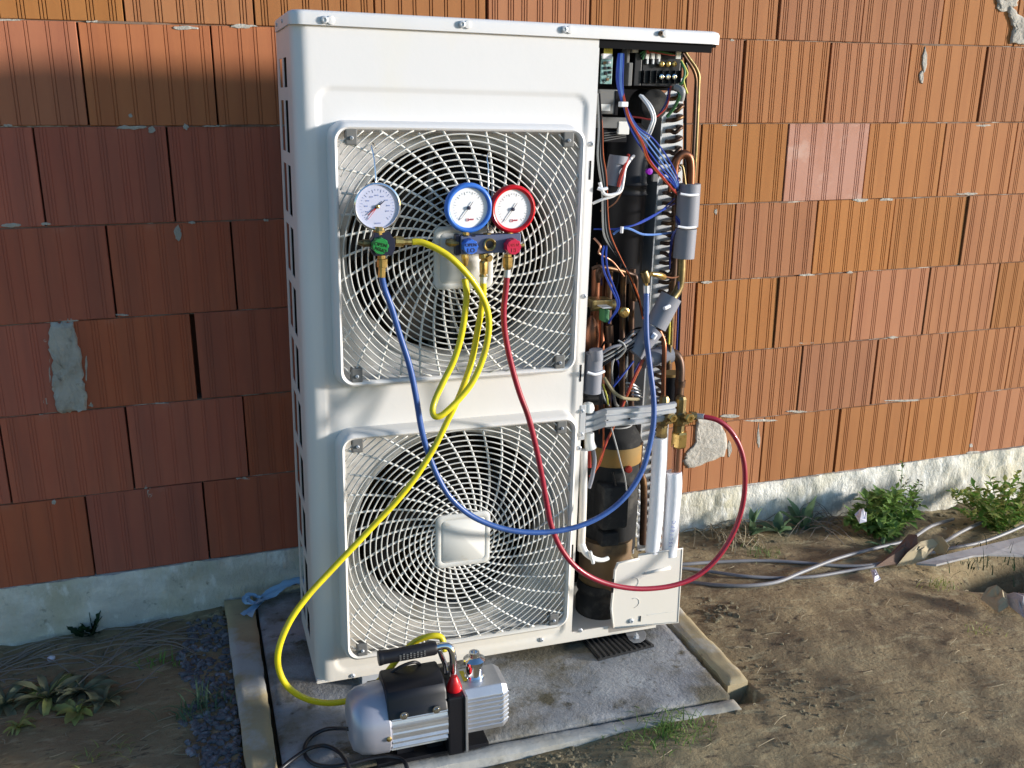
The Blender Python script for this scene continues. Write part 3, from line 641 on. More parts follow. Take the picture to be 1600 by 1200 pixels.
T('white_loop', [(926,318,.01),(940,312,.0),(962,304,-.004),(972,286,-.002)], .0035, 'wwhite'); T('lead', [(982,242,.02),(975,262,-.004),(970,276,-.004),(966,292,-.004)], .004, 'wred', 6)
T('lead', [(972,298,.0),(964,314,.004),(952,324,.01),(938,330,.02)], .0018, 'cupink', 5)
T('tie_ring', [(934,294,-.004),(940,296,-.008),(949,294,-.008)], .004, 'white')
T('grey_sleeve', [(964,246,.02),(956,290,.02)], .020, 'tubegrey', 14); T('grey_sleeve', [(967,243,.02),(965,256,.02)], .023, 'tubegrey', 14)
b = MB(); p = U(1016, 268, .1); b.lathe([(.001, .0), (.008, .001), (.008, .012)], (p.x, .10, p.z), 'y', 12); b.obj('purple_cap', M['purple'], unit)
ubox('sensor_clip', 1020, 272, 1028, 284, .12, .01, 'clip')
T('sensor_wire', [(928,358,.01),(958,358,.0),(972,356,-.004),(990,352,.0),(1010,342,.04),(1040,326,.12),(1054,318,.16)], .0022, 'wblue', 6)
T('sensor_wire', [(958,366,.0),(972,357,-.004),(985,358,.0),(1004,366,.05),(1030,366,.12),(1056,362,.15)], .0030, 'wlblue', 6); T('sensor_wire', [(958,360,.0),(974,355,-.004),(1000,349,.02),(1030,332,.10),(1054,310,.15)], .002, 'wblue', 6)
T('tie', [(972,354,-.008),(971,364,-.008)], .004, 'white')
for i in range(3): T('coiled_wire', [(1056,338+i*3,.12),(1061,344+i*4,.11),(1064,352-i*3,.11),(1058,358,.12),(1050,370+i*4,.13),(1046,400+i*10,.16)], .0022, 'wdblue' if i else 'wblue', 6)
for i in range(2): T('valve_wire', [(944+i*4,384,.01),(941+i*6,400,.0),(944+i*6,424,.0),(954+i*5,448,.0),(964+i*3,470,-.004),(963+i*2,484,-.004),(956,496,.0),(951,505,.01)], .0026, 'wblue', 6)
T('capillary', [(928,372,.05),(938,384,.04),(936,396,.04),(950,404,.04),(960,412,.05),(975,432,.06)], .0026, 'cupink'); T('capillary', [(926,420,.04),(936,416,.03),(943,424,.03),(938,432,.04)], .005, 'cudark')
# copper in the compartment
for i, (x, r_) in enumerate(((932, .012), (942, .011), (953, .009), (975, .008), (989, .008))): T('riser', [(x, 420, .12+.02*(i % 2)), (x-2, 470, .12+.02*(i % 2)), (x-3, 560, .12), (x-3, 640, .12)], r_, 'cudark' if i > 1 else 'cu', 10)
T('header_bend', [(935,440,.09),(934,425,.08),(945,418,.08),(985,428,.10),(994,436,.10),(992,470,.11)], .006, 'cudark')
b = MB(); p = U(925, 530, .05); b.lathe([(.004, -.075), (.016, -.055), (.021, -.01), (.021, .01), (.016, .04), (.004, .06)], (p.x, .06, p.z), 'z', 20); b.obj('muffler', M['cu'], unit, True, 1)
ubox('reversing_valve', 926, 468, 958, 484, .035, .05, 'brassdark', .004); T('valve_body', [(924,478,.05),(960,476,.05)], .014, 'brassdark', 14)
ubox('solenoid_yoke', 942, 480, 957, 482.5, .0, .05, 'galv'); ubox('solenoid_coil', 944, 484, 953, 504, .008, .035, 'wgreen', .003)
b = MB(); p = U(971, 486, .02); b.lathe([(.012, .014), (.013, 0), (.009, -.002), (.007, -.006)], (p.x, .0, p.z), 'y', 14); b.obj('valve_cap', M['brass'], unit, True, .6)
T('sensor_pocket', [(952,508,.03),(953,535,.03)], .010, 'cudark', 10)
T('sleeve', [(929,552,.012),(927,580,.012),(925,613,.012)], .0235, 'tubegrey', 18); T('sleeve_tie', [(918,582,-.012),(930,585,-.016),(944,580,-.008)], .004, 'white')
T('sleeve_collar', [(931,546,.0),(932,562,.0)], .017, 'tubegrey', 14)
for i in range(6): T('loom_wire', [(935,556+i*4,.0),(948,552+i*3,-.004),(966,545+i*3-4,-.002),(975+i*2,530+i*3,.0),(990+i*2,515+i*4,.02),(1003,512+i*3,.05)], .0022, ['dark', 'wgrey', 'dark', 'wgrey', 'black', 'dark'][i], 6)
T('grey_lead', [(940,552,-.004),(955,543,-.012),(972,538,-.012),(986,530,-.01)], .004, 'tubegrey'); T('tie', [(966,532,-.012),(974,537,-.016),(977,546,-.014),(970,556,-.01),(962,562,-.008)], .0025, 'wgrey', 6)
# lagged diagonal and upright pipes
T('pipe_sleeve', [(1049,463,.02),(1024,510,.02)], .0285, 'tubegrey', 20); T('pipe_sleeve', [(1022,514,.018),(990,552,.018)], .0265, 'tubegrey', 20); T('sleeve_tie', [(1046,478,-.012),(1038,482,-.02)], .005, 'white')
T('sleeve_tie', [(1020,528,-.01),(1024,522,-.014)], .007, 'white')
T('hairpin_pipe', [(1050,300,.12),(1053,268,.12),(1057,250,.12),(1066,241,.12),(1076,245,.12),(1079,262,.12),(1078,300,.12)], .0115, 'cu', 14)
T('thin_pipe', [(1071,290,.11),(1067,262,.11),(1063,258,.11)], .0035, 'brassdark'); T('header_pipe', [(1056,300,.17),(1054,400,.17),(1046,520,.17),(1042,640,.17)], .011, 'cudark', 10)
T('pipe_sleeve', [(1077,287,.12),(1073,354,.12)], .0300, 'tubegrey', 22); T('pipe_sleeve', [(1072,357,.12),(1068,403,.12)], .0285, 'tubegrey', 22)
for a in ((1077,305),(1073,356)): T('sleeve_tie', [(a[0]-14, a[1]-2, .088), (a[0], a[1], .085), (a[0]+14, a[1]-1, .09)], .0035, 'white')
T('suction_pipe', [(1065,398,.12),(1064,430,.12),(1060,452,.12),(1048,470,.11),(1040,482,.09),(1034,492,.06)], .0115, 'brassdark', 14)
T('black_tube', [(1062,76,.12),(1068,76,.12),(1073,86,.12),(1090,112,.12),(1091,140,.12),(1087,240,.12),(1083,290,.13)], .0050, 'brassdark', 8); T('black_tube', [(1064,80,.11),(1072,92,.11),(1086,116,.11),(1087,150,.115),(1083,240,.12),(1080,290,.13)], .0042, 'cudark', 8)
T('black_tube', [(1070,92,.12),(1074,112,.12),(1068,125,.12)], .003, 'black'); 
T('pipe_sleeve', [(1004,562,.05),(1048,552,.05)], .0245, 'tubegrey', 18); ubox('sleeve_end', 1045, 540, 1050, 570, .028, .03, 'brassdark')
T('gas_pipe', [(1040,556,.05),(1052,552,.05),(1060,560,.045),(1063,576,.04),(1062,600,.035),(1060,636,.03)], .0125, 'cudark', 14); T('pipe_joint', [(1063,594,.036),(1062,604,.036)], .0145, 'cudark', 14)
T('liquid_pipe', [(1028,514,.03),(1036,530,.025),(1038,546,.02),(1037,580,.02),(1036,636,.02)], .0065, 'cu', 10)
T('drain_tank', [(1048,584,.11),(1046,630,.11)], .024, 'dark', 16); T('tank_band', [(1048,582,.11),(1048,586,.11)], .0255, 'yellowfoam', 16)
T('thin_pipe', [(1047,480,.09),(1045,540,.09)], .003, 'wyellow'); T('thin_pipe', [(1051,482,.09),(1049,545,.09)], .003, 'brassdark'); T('capillary', [(1060,440,.11),(1059,500,.12),(1056,560,.14)], .0026, 'wdblue')
# orange leads that cross from the looms to the compressor
T('compressor_lead', [(1006,562,.04),(988,600,.03),(974,632,.03),(960,664,.02),(944,700,.01),(930,735,.01),(922,752,.015)], .0032, 'worange'); T('compressor_lead', [(1004,562,.04),(986,600,.03),(976,625,.03),(958,668,.02),(946,694,.01),(936,726,.01),(921,745,.015)], .003, 'wred')
T('compressor_lead', [(943,664,.02),(943,684,.02),(942,700,.03)], .0026, 'worange'); T('loom_wire', [(990,564,.04),(970,590,.03),(958,604,.03)], .0026, 'wblue'); T('grey_lead', [(955,668,.01),(964,700,.0),(970,724,-.002),(976,745,.0),(979,766,.01)], .0022, 'wgrey')
T('beige_tube', [(944,590,.02),(950,600,.01),(960,613,.01),(974,622,.01),(998,624,.03)], .0045, 'straw'); T('capillary', [(942,600,.02),(948,618,.01),(950,632,.01)], .0022, 'wyellow'); T('capillary', [(940,604,.02),(944,622,.01),(952,634,.02)], .0022, 'wgrey')
for i in range(3): T('lead', [(936+i*2, 582, .0), (937+i, 610, .0), (936+i*3, 640, .02)], .0018, 'black', 5)
ubox('fibre_wrap', 914, 618, 956, 636, .05, .08, 'foam', .01)
for i in range(4): T('coil_turn', [(978+i*3, 598+i*6, .08), (988+i*3, 600+i*6, .07), (998+i*2, 606+i*5, .08)], .0025, 'galv', 5)
rw = random.Random(21)
for i in range(16):                                             # the dark tangle behind
    x0, y0 = rw.uniform(925, 1000), rw.uniform(400, 560); y_ = rw.uniform(.10, .20); pts = []
    for k_ in range(5): pts.append((x0+rw.uniform(-14, 14)*(k_ > 0), y0+k_*rw.uniform(22, 36), y_+rw.uniform(-.02, .02)))
    T('loom_wire' if i % 3 else 'capillary', pts, rw.choice((.002, .0028, .0045)), rw.choice(('black', 'dark', 'cudark', 'wgrey', 'cu', 'wdblue')), 6)
for i in range(9):
    x0 = 985-i*1.5; T('coil_turn', [(x0+6, 700+i*17, .20), (x0+14, 696+i*17, .185), (x0+22, 702+i*17, .19)], .0045, 'galv', 6)
# bracket that carries the service valves
def bprof():
    P = []; hh = .0245
    for k_ in range(3):
        z = hh-k_*2*hh/3; P += [(z, .0), (z-.002, -.006), (z-.011, -.006), (z-.0135, .0)]
    P.append((-hh, 0)); return P
bp = bprof(); sec = [(915, 664), (928, 661), (943, 651), (1018, 645), (1052, 640)]
loops = []
for px, py in sec:
    c_ = U(px, py, .0); yy = {915: .006, 928: .006, 943: -.012, 1018: -.012, 1052: -.010}[px]; loops.append([(c_.x, yy+y, c_.z+z) for z, y in bp])
b = MB(); b.loft([[p for p in l]+[(p[0], p[1]+.006, p[2]) for p in reversed(l)] for l in loops], cap0=True, cap1=True); br = b.obj('valve_bracket', M['galv'], unit)
ubox('bracket_tab', 905, 633, 916, 688, -.002, .003, 'galv')
for px, py in ((909,642),(908,678)): p = U(px, py, 0); screw('screw', (p.x, -.003, p.z), .005)
for px, py in ((948,655),(982,653)): p = U(px, py, -.012); b = MB(); b.lathe([(.0034, 0), (.0034, -.001)], (p.x, -.0155, p.z), 'y', 10); b.obj('hole', M['black'], br)
p = U(922, 637, .0); b = MB(); b.lathe([(.001, .012), (.012, .008), (.016, -.002), (.016, -.014)], (p.x, .012, p.z), 'z', 14); b.obj('plastic_cap', M['tag'], unit, True)
# service valves
for (vx, vy, s) in ((1036, 648, 1.0), (1062, 648, 1.12)):
    vroot = MB(); cc = U(vx, vy, .005)
    vroot.lathe([(.010*s, .052), (.014*s, .045), (.014*s, .01), (.019*s, .005), (.019*s, -.02), (.014*s, -.028), (.014*s, -.052)], cc, 'z', 8)
    vroot.lathe([(.012*s, 0), (.012*s, -.034)], (cc.x+.004, cc.y, cc.z-.004), 'y', 10)
    v_ = vroot.obj('service_valve', M['brassdark'], unit, True, .5)
    b = MB(); b.lathe([(.012*s, .0), (.012*s, -.012), (.010*s, -.014), (.006, -.014), (.005, -.010), (.001, -.010)], (cc.x+.006, cc.y-.034, cc.z+.004), 'y', 6); b.obj('valve_cap', M['brass'], v_)
p = U(1034, 674, .005); b = MB(); b.lathe([(.013, .016), (.016, .012), (.016, -.012), (.013, -.016)], p, 'z', 6); b.obj('flare_nut', M['brassdark'], unit)
p = U(1061, 686, .005); b = MB(); b.lathe([(.019, .023), (.023, .018), (.023, -.018), (.018, -.023)], p, 'z', 6); b.obj('flare_nut', M['brass'], unit)
T('gas_line', [(1060,694,.005),(1057,740,.005),(1053,860,.005)], .0125, 'cupink', 14); T('liquid_line', [(1034,678,.005),(1031,700,.005)], .006, 'cupink', 10); T('thin_pipe', [(1052,694,.0),(1051,738,.0)], .003, 'cupink')
pw = MB(); pw.tube([U(*a) for a in ((1031,683,.005),(1029,725,.006),(1027,760,.004),(1024,810,.006),(1019,862,.01))], [.0190, .0202, .0192, .0203, .0197], 18); pw.obj('liquid_line_lagging', M['pipewrap'], unit, True, 1)
pw = MB(); pw.tube([U(*a) for a in ((1053,737,.005),(1053,760,.004),(1050,800,.006),(1046,866,.01))], [.0212, .0222, .0216, .0218], 18); lag = pw.obj('gas_line_lagging', M['pipewrap'], unit, True, 1)
p0, p1 = U(1048, 851, -.016), U(1053, 817, -.017); dr = (p1-p0).normalized(); zt = Vector((0, -1, 0)); yt = zt.cross(dr)
text('I S L T E P C', (p1-p0).length*.235, M['inkblue'], lag, Matrix.Translation((p0+p1)/2) @ Matrix((( dr.x, yt.x, zt.x, 0), (dr.y, yt.y, zt.y, 0), (dr.z, yt.z, zt.z, 0), (0,0,0,1))), 'printed_lettering')
# conduit strip beside the front panel
T('cap_tube', [(921,676,.012),(921,690,.012),(923,700,.012)], [.012, .013, .016], 'tag', 14); T('purple_lead', [(926,700,.012),(929,720,.012),(925,745,.012),(920,762,.014)], .006, 'tubegrey'); T('lead', [(920,700,.014),(921,730,.014)], .006, 'wred')
T('conduit_strip', [(912,703,.010),(911,780,.010),(908,860,.010)], .011, 'paint', 8)
T('white_conduit', [(908,848,.01),(914,862,-.004),(926,872,-.008),(940,875,-.006),(950,872,.0)], [.010, .009, .008, .006, .006], 'tag', 10); T('tie', [(922,862,-.016),(927,880,-.016)], .005, 'tag')
# compressor
cp = U(953, 800, .16); cx = cp.x; cy = .165
def cz_(py): return U(953, py, .10).z
b = MB(); b.lathe([(.02, cz_(668)), (.055, cz_(676)), (.075, cz_(692)), (.080, cz_(700)), (.080, cz_(866)), (.078, cz_(868))], (cx, cy, 0), 'z', 36); comp = b.obj('compressor', M['foam'], unit, True, .8)
b = MB(); b.lathe([(.0815, cz_(702)), (.083, cz_(704)), (.083, cz_(728)), (.0815, cz_(730))], (cx, cy, 0), 'z', 36); b.obj('band', M['yellowfoam'], comp, True, .8)
b = MB(); b.lathe([(.076, cz_(846)), (.077, cz_(850)), (.074, cz_(915)), (.068, cz_(918))], (cx-.015, cy-.02, 0), 'z', 36); b.obj('shell', M['rust'], comp, True, .8)
b = MB(); b.lathe([(.060, cz_(912)), (.066, cz_(918)), (.066, cz_(924)), (.062, cz_(927)), (.062, cz_(935)), (.068, cz_(940)), (.066, cz_(975)), (.05, cz_(990))], (cx-.032, cy-.03, 0), 'z', 36); b.obj('foot_shell', M['foam'], comp, True, .8)
for i in range(5): 
    b = MB(); rr_ = .066-.006*i; b.tube([(cx+rr_*math.cos(R(a)), cy+rr_*math.sin(R(a)), cz_(690-i*5)) for a in range(170, 371, 20)], .003, 6, smooth=2); b.obj('wire_turn', M['wgrey' if i % 2 else 'dark'], comp, True, 2)
a, c_ = U(942, 832, .05), U(986, 760, .05); b = MB(); b.box((a.x, .055, a.z), (c_.x, .12, c_.z)); b.obj('terminal_box', M['foam'], comp, True, .8, bevel=.009)
ubox('terminal_plug', 940, 832, 968, 856, .06, .04, 'foam', .006); T('lead', [(957,738,.075),(963,765,.065),(968,790,.05)], .003, 'black')
b = MB(); p = U(984, 735, .07); b.lathe([(.001, -.004), (.009, -.003), (.011, .004)], (p.x, .075, p.z), 'y', 14); b.obj('red_plug', M['wred'], comp, True)
T('suction_riser', [(1000,690,.12),(998,730,.12),(1006,760,.12),(1004,850,.12)], .010, 'cudark', 10); T('suction_riser', [(985,668,.14),(984,700,.14),(983,760,.14)], .008, 'cudark', 10)
ubox('lower_partition', 905, 664, 1000, 985, .27, .004, 'matt')
# bent white cover left at the bottom right
cv = [(957,982),(954,950),(960,890),(964,879),(997,872),(998,866),(1066,856),(1063,900),(1058,972)]
P_ = [U(x, y, -.008) for x, y in cv]; b = MB(); b.loft([[p for p in P_], [p+Vector((0, .0016, 0)) for p in P_]], cap0=True, cap1=True)
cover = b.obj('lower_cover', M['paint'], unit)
b = MB(); a, c_ = U(958, 981, -.008), U(965, 880, -.008); b.tube([a, U(955,950,-.007), U(961,890,-.007), U(966,880,-.007), U(998,873,-.007)], .0035, 6, smooth=0); b.tube([U(998,867,-.007), U(1066,857,-.007), U(1059,972,-.007), a], .003, 6, smooth=0); b.obj('rolled_edge', M['paint'], cover, True, 2)
b = MB(); a, c_ = U(1005, 896, -.008), U(1050, 884, -.008); m_ = Matrix.Identity(4); b.loft([[a+Vector((0, -.001, 0)), U(1050,886,-.009), U(1049,892,-.009), U(1008,898,-.009)], [U(1010,893,.004), U(1044,888,.004), U(1044,890,.004), U(1011,895,.004)]], cap1=True); 
b = MB(); b.tube([U(1008,896,-.009), U(1047,887,-.009)], [.0038, .0055], 8, smooth=0); b.obj('finger_pull', M['paint'], cover, True, 2)
for px, py in ((990,910),(991,942)):
    p = U(px, py, -.0085); b = MB(); b.tube([(p.x+.015*math.cos(a), -.0085, p.z+.015*math.sin(a)) for a in np.linspace(-1.5, 2.0, 18)], .0009, 5, smooth=0); b.obj('knockout', M['paint2'], cover, True, 2)
b = MB(); p = U(957, 915, -.010); b.box((p.x-.003, -.0105, p.z-.022), (p.x+.004, -.0092, p.z+.020)); b.obj('slot', M['black'], cover)
b = MB(); b.tube([U(1012,961,-.009), U(1054,955,-.009)], .0009, 5, smooth=0); b.obj('crease', M['paint2'], cover)
p = U(986, 970, -.009); screw('screw', (p.x, -.0095, p.z), .007, 'galv', cover); p = U(1000, 967, -.009)
b = MB(); b.box((p.x-.001, -.0105, p.z-.008), (p.x+.002, -.009, p.z+.009)); b.obj('slit', M['dark'], cover)
# brass angle valve on the suction pipe, where the blue hose ends
T('access_stem', [(1060,432,.11),(1050,434,.07),(1038,432,.03)], .0022, 'cupink', 6); T('access_port', [(1037,433,.03),(1030,430,.015),(1018,428,.005)], [.008, .0085, .006], 'brass', 10)
T('angle_valve', [(1006,424,.0),(1009,433,.0),(1010,442,.0)], [.010, .011, .008], 'brassdark', 10)

# ================================================================== GAUGES
def gauge(par, px, py, y, rad, bez, dial, needles, red=False):
    c_ = UW(px, py, y); g = bpy.data.objects.new('gauge', None); C.objects.link(g); g.parent = par; g.location = c_-par.location
    b = MB()
    if bez == 'chrome': pr_ = [(rad*.9, .030), (rad*.96, .026), (rad*.97, .004), (rad, .003), (rad*.985, .0), (rad*.93, -.001), (rad*.90, .001), (rad*.90, .008)]
    else: pr_ = [(rad*.86, .032), (rad*.9, .028), (rad*.92, .014), (rad, .010), (rad*1.01, .004), (rad*.98, -.001), (rad*.90, -.0035), (rad*.83, -.002), (rad*.80, .001), (rad*.80, .008)]
    n = 48
    for r_, h in pr_: b.v += [(r_*math.cos(6.28319*j/n), h, r_*math.sin(6.28319*j/n)) for j in range(n)]
    for i in range(len(pr_)-1): b.f += [(i*n+j, i*n+(j+1) % n, (i+1)*n+(j+1) % n, (i+1)*n+j) for j in range(n)]
    b.f.append(tuple(range(n))); b.obj('bezel', M[bez], g, True, .9)
    b = MB(); rd = rad*(.9 if bez == 'chrome' else .81); b.lathe([(rd, .0075), (rd, .0035), (.0005, .0035)], (0, 0, 0), 'y', 40); d_ = b.obj('dial', M[dial], g)
    b = MB(); na = 28
    for i in range(na):
        a = R(-50+280*i/(na-1)); r0 = rd*(.74 if i % 3 else .66); s_, c2 = math.sin(a), math.cos(a)
        mx = Matrix.Rotation(-a, 4, 'Y'); b.box((r0, .0028, -.00035), (rd*.8, .0034, .00035), mx)
    stuff(b.obj('tick_marks', M['inkblue' if dial == 'dialgrey' else 'wgrey'], g))
    if dial == 'dialgrey':
        for i in range(9):
            a = R(-25+230*i/8); b = MB(); x, z = rd*.52*math.cos(a), rd*.52*math.sin(a); b.box((x-.0035, .0026, z-.0012), (x+.0035, .0033, z+.0012)); b.obj('numeral', M['inkblue'], g)
        b = MB(); b.box((-.006, .0026, -rd*.80), (.006, .0033, -rd*.74)); b.obj('numeral', M['inkblue'], g)
    for ang, ln, wd, m_, back in needles:
        b = MB(); mx = Matrix.Rotation(-R(ang), 4, 'Y'); b.v = [tuple(mx @ Vector(v)) for v in ((-back, .0005, -wd), (-back, .0005, wd), (ln, .0005, wd*.3), (ln, .0005, -wd*.3), (-back, .0015, -wd), (-back, .0015, wd), (ln, .0015, wd*.3), (ln, .0015, -wd*.3))]
        b.f = [(0,1,2,3),(7,6,5,4),(0,4,5,1),(1,5,6,2),(2,6,7,3),(3,7,4,0)]; b.obj('needle', M[m_], g)
    b = MB(); b.lathe([(.004, .003), (.004, -.001), (.002, -.002)], (0, 0, 0), 'y', 12); b.obj('spindle', M['brass' if bez == 'chrome' else 'ink'], g)
    if red:
        b = MB(); b.v = []; x0, z0 = -.006, -rd*.66
        for (a0, b0, a1, b1) in ((0, 0, .0008, .006), (0, 0, .006, .0008), (0, .0052, .006, .006), (.0052, 0, .006, .006)): b.box((x0+a0, .0022, z0+b0), (x0+a1, .0030, z0+b1))
        for i in range(4): b.box((x0+.0075+i*.0026, .0022, z0+.002), (x0+.0090+i*.0026, .0030, z0+.0045+.001*(i % 2)))
        b.obj('emblem', M['inkred'], g)
    return g
def knob(par, px, py, y, r, m, lines, dark='ink'):
    p = UW(px, py, y)-par.location; b = MB()
    n = 36; pr_ = [(r*.75, .024), (r*.98, .022), (r, .002), (r*.93, -.001), (r*.1, -.001)]; k0 = 0
    for r_, h in pr_:
        for j in range(n): a = 6.28319*j/n; q = r_*(1+(.06*math.cos(9*a) if h > .001 else 0)); b.v.append((p.x+q*math.cos(a), p.y+h, p.z+q*math.sin(a)))
    for i in range(len(pr_)-1): b.f += [(i*n+j, i*n+(j+1) % n, (i+1)*n+(j+1) % n, (i+1)*n+j) for j in range(n)]
    b.f.append(tuple(range((len(pr_)-1)*n, len(pr_)*n))); k_ = b.obj('knob', M[m], par, True, .7)
    for t_, sz, dz, mm, rot in lines: text(t_, sz, M[mm], k_, Matrix.Translation((p.x, p.y-.0015, p.z+dz)) @ Matrix.Rotation(R(rot), 4, 'Y') @ FRONT, 'knob_lettering')
    return k_
def fitting(par, pts, rr, m='brass', hexn=None, name='fitting'):
    b = MB(); b.tube([UW(*p)-par.location for p in pts], rr, hexn or 10, smooth=0); return b.obj(name, M[m], par, True, .5)
GYL = -.085
g1 = thing('vacuum_gauge', 'single silver rimmed gauge with green knob hooked on the upper grille at left', 'gauge', UW(596, 382, GYL))
gauge(g1, 590, 323, GYL-.005, .0510, 'chrome', 'dialgrey', [(218, .028, .0016, 'wred', .0), (38, .019, .0022, 'ink', .006), (231, .034, .0007, 'inkred', .0)])
ctr = UW(597, 381, GYL)-g1.location; b = MB()
b.loft([[(ctr.x+x*s, ctr.y+y, ctr.z+z*s) for x, z in ((-.026, -.012), (-.020, -.024), (.020, -.024), (.026, -.010), (.027, .008), (.019, .018), (.018, .026), (-.018, .026), (-.020, .016), (-.026, .008))] for y, s in ((.016, .96), (.014, 1), (-.010, 1), (-.012, .95))], cap0=True, cap1=True); b.obj('valve_block', M['mandark'], g1)
knob(g1, 595, 385, GYL-.030, .0175, 'kgreen', [('OPEN', .0105, .0035, 'leafdark', 14), ('OPEN', .0100, -.0065, 'leafdark', -160)])
fitting(g1, [(592,354,GYL),(592,360,GYL),(593,366,GYL)], [.008, .013, .013]); fitting(g1, [(560,379,GYL),(566,380,GYL),(567,380,GYL),(580,380,GYL)], [.005, .006, .009, .007], 'brassdark')
fitting(g1, [(608,378,GYL),(616,377,GYL),(617,377,GYL),(630,378,GYL),(631,378,GYL),(644,378,GYL)], [.006, .009, .0115, .0115, .0070, .0065])
fitting(g1, [(596,398,GYL),(596,404,GYL),(597,405,GYL),(597,417,GYL),(597,418,GYL),(596,433,GYL)], [.009, .009, .012, .012, .008, .0085])
b = MB(); b.tube([UW(*p)-g1.location for p in ((583,292,GYL+.02),(587,285,GYL+.022),(586,262,GYL+.03),(583,240,GYL+.042),(580,228,GYL+.05),(583,224,GYL+.062),(587,232,GYL+.066))], .0018, 6); b.obj('hook', M['chrome'], g1, True, 2)

g2 = thing('manifold_gauge_set', 'charging manifold with blue and red gauges hooked on the upper grille', 'gauge manifold', UW(765, 383, GYL))
gauge(g2, 733, 325, GYL-.006, .0545, 'bezelblue', 'dial', [(232, .031, .0009, 'wgrey', 0), (54, .017, .0010, 'ink', .004)], True)
gauge(g2, 802, 327, GYL-.006, .0535, 'bezelred', 'dial', [(234, .036, .0008, 'wgrey', 0), (54, .017, .0010, 'ink', .004)], True)
b = MB(); c0 = UW(718, 383, GYL)-g2.location; c1 = UW(811, 385, GYL)-g2.location; b.box((c0.x, c0.y-.012, c0.z-.0195), (c1.x, c0.y+.016, c0.z+.0215)); blk = b.obj('manifold_block', M['manifold'], g2, bevel=.0012)
b = MB(); b.box((c0.x-.010, c0.y-.006, c0.z-.022), (c0.x-.0005, c0.y+.014, c0.z+.024)); b.obj('end_plate', M['mandark'], g2, bevel=.001)
p = UW(765, 382, GYL-.014)-g2.location; b = MB(); b.lathe([(.014, .002), (.0145, -.003), (.0125, -.005), (.010, -.003), (.0095, .0), (.001, .0)], p, 'y', 24); sg = b.obj('sight_glass', M['brass'], g2, True, .6)
b = MB(); b.lathe([(.0088, .0), (.0088, -.0014), (.001, -.0016)], p, 'y', 18); b.obj('glass', M['black'], sg)
knob(g2, 736, 386, GYL-.034, .0165, 'kblue', [('OPEN', .0100, .0045, 'ink', 0), ('LO', .0135, -.0075, 'ink', 0)]); knob(g2, 803, 386, GYL-.034, .0175, 'kred', [('OPEN', .0095, .0045, 'inkred', 0), ('HI', .0125, -.0075, 'inkred', 0)])
for px in (728, 740): b = MB(); p = UW(px, 369, GYL-.012)-g2.location; b.box((p.x-.004, p.y-.001, p.z-.001), (p.x+.004, p.y+.001, p.z+.002)); b.obj('stop_mark', M['black'], g2)
fitting(g2, [(728,358,GYL),(728,371,GYL)], [.007, .008]); fitting(g2, [(797,359,GYL),(797,371,GYL)], [.007, .008]); fitting(g2, [(761,364,GYL),(761,371,GYL)], [.009, .009], 'brassdark')
fitting(g2, [(697,378,GYL),(703,379,GYL),(704,379,GYL),(716,380,GYL)], [.006, .0095, .0095, .007], 'brassdark'); fitting(g2, [(811,383,GYL),(815,383,GYL),(816,383,GYL),(819,383,GYL)], [.003, .003, .0045, .0045])
fitting(g2, [(725,394,GYL),(726,400,GYL),(727,404,GYL),(727,416,GYL)], [.006, .0085, .0085, .005]); fitting(g2, [(724,424,GYL),(726,434,GYL)], [.0055, .0065], 'galv', name='ferrule')
fitting(g2, [(755,396,GYL),(756,402,GYL),(757,404,GYL),(757,408,GYL),(756,410,GYL),(756,427,GYL),(755,428,GYL),(755,432,GYL)], [.011, .012, .009, .009, .0105, .010, .007, .010]); fitting(g2, [(764,403,GYL-.01),(766,404,GYL-.014)], [.008, .008]); fitting(g2, [(755,432,GYL),(755,442,GYL)], [.0075, .0075], 'galv', name='ferrule')
fitting(g2, [(793,397,GYL),(793,401,GYL),(793,402,GYL),(793,417,GYL),(793,418,GYL),(793,421,GYL)], [.009, .009, .0115, .0115, .009, .008]); fitting(g2, [(793,421,GYL),(792,433,GYL)], [.0075, .008], 'galv', name='ferrule')
b = MB(); b.tube([UW(*p)-g2.location for p in ((762,368,GYL+.012),(763,300,GYL+.022),(763,262,GYL+.032),(761,246,GYL+.04),(764,238,GYL+.052),(768,236,GYL+.066),(768,242,GYL+.07))], .0016, 6); b.obj('hook', M['chrome'], g2, True, 2)

# ================================================================== HOSES
def hose(name, pts, r, m, label, ends=()):
    P = [UW(*p) for p in pts]; c_ = P[0].copy(); t = thing(name, label, 'hose', c_)
    b = MB(); b.tube([p-c_ for p in P], r, 12, smooth=6); b.obj('hose_body', M[m], t, True, 2)
    for (a, e, rr, mm) in ends:
        b = MB(); b.tube([UW(*a)-c_, UW(*e)-c_], rr, 10, smooth=0); b.obj('end_fitting', M[mm], t, True, .6)
    return t
H_ = GYL
hose('charging_hose', [(596,430,H_),(601,452,H_+.004),(612,482,H_+.006),(625,525,H_+.008),(640,572,H_+.006),(650,620,H_+.002),(658,668,H_),(668,705,H_),(684,745,H_-.004),(704,778,H_-.008),(735,805,H_-.01),(775,823,H_-.012),(815,831,H_-.012),(860,831,H_-.010),(905,822,H_-.006),(945,803,H_),(978,775,H_+.008),(1002,738,H_+.02),(1014,700,H_+.03),(1021,660,H_+.04),(1021,620,H_+.05),(1015,570,H_+.062),(1010,520,H_+.072),(1010,455,H_+.085)],
     .0071, 'blue', 'blue refrigerant hose looping from the left gauge to the brass port', [((1010,458,H_+.085),(1010,446,0),.0078,'galv'), ((1010,447,0),(1010,440,0),.004,'brass')])
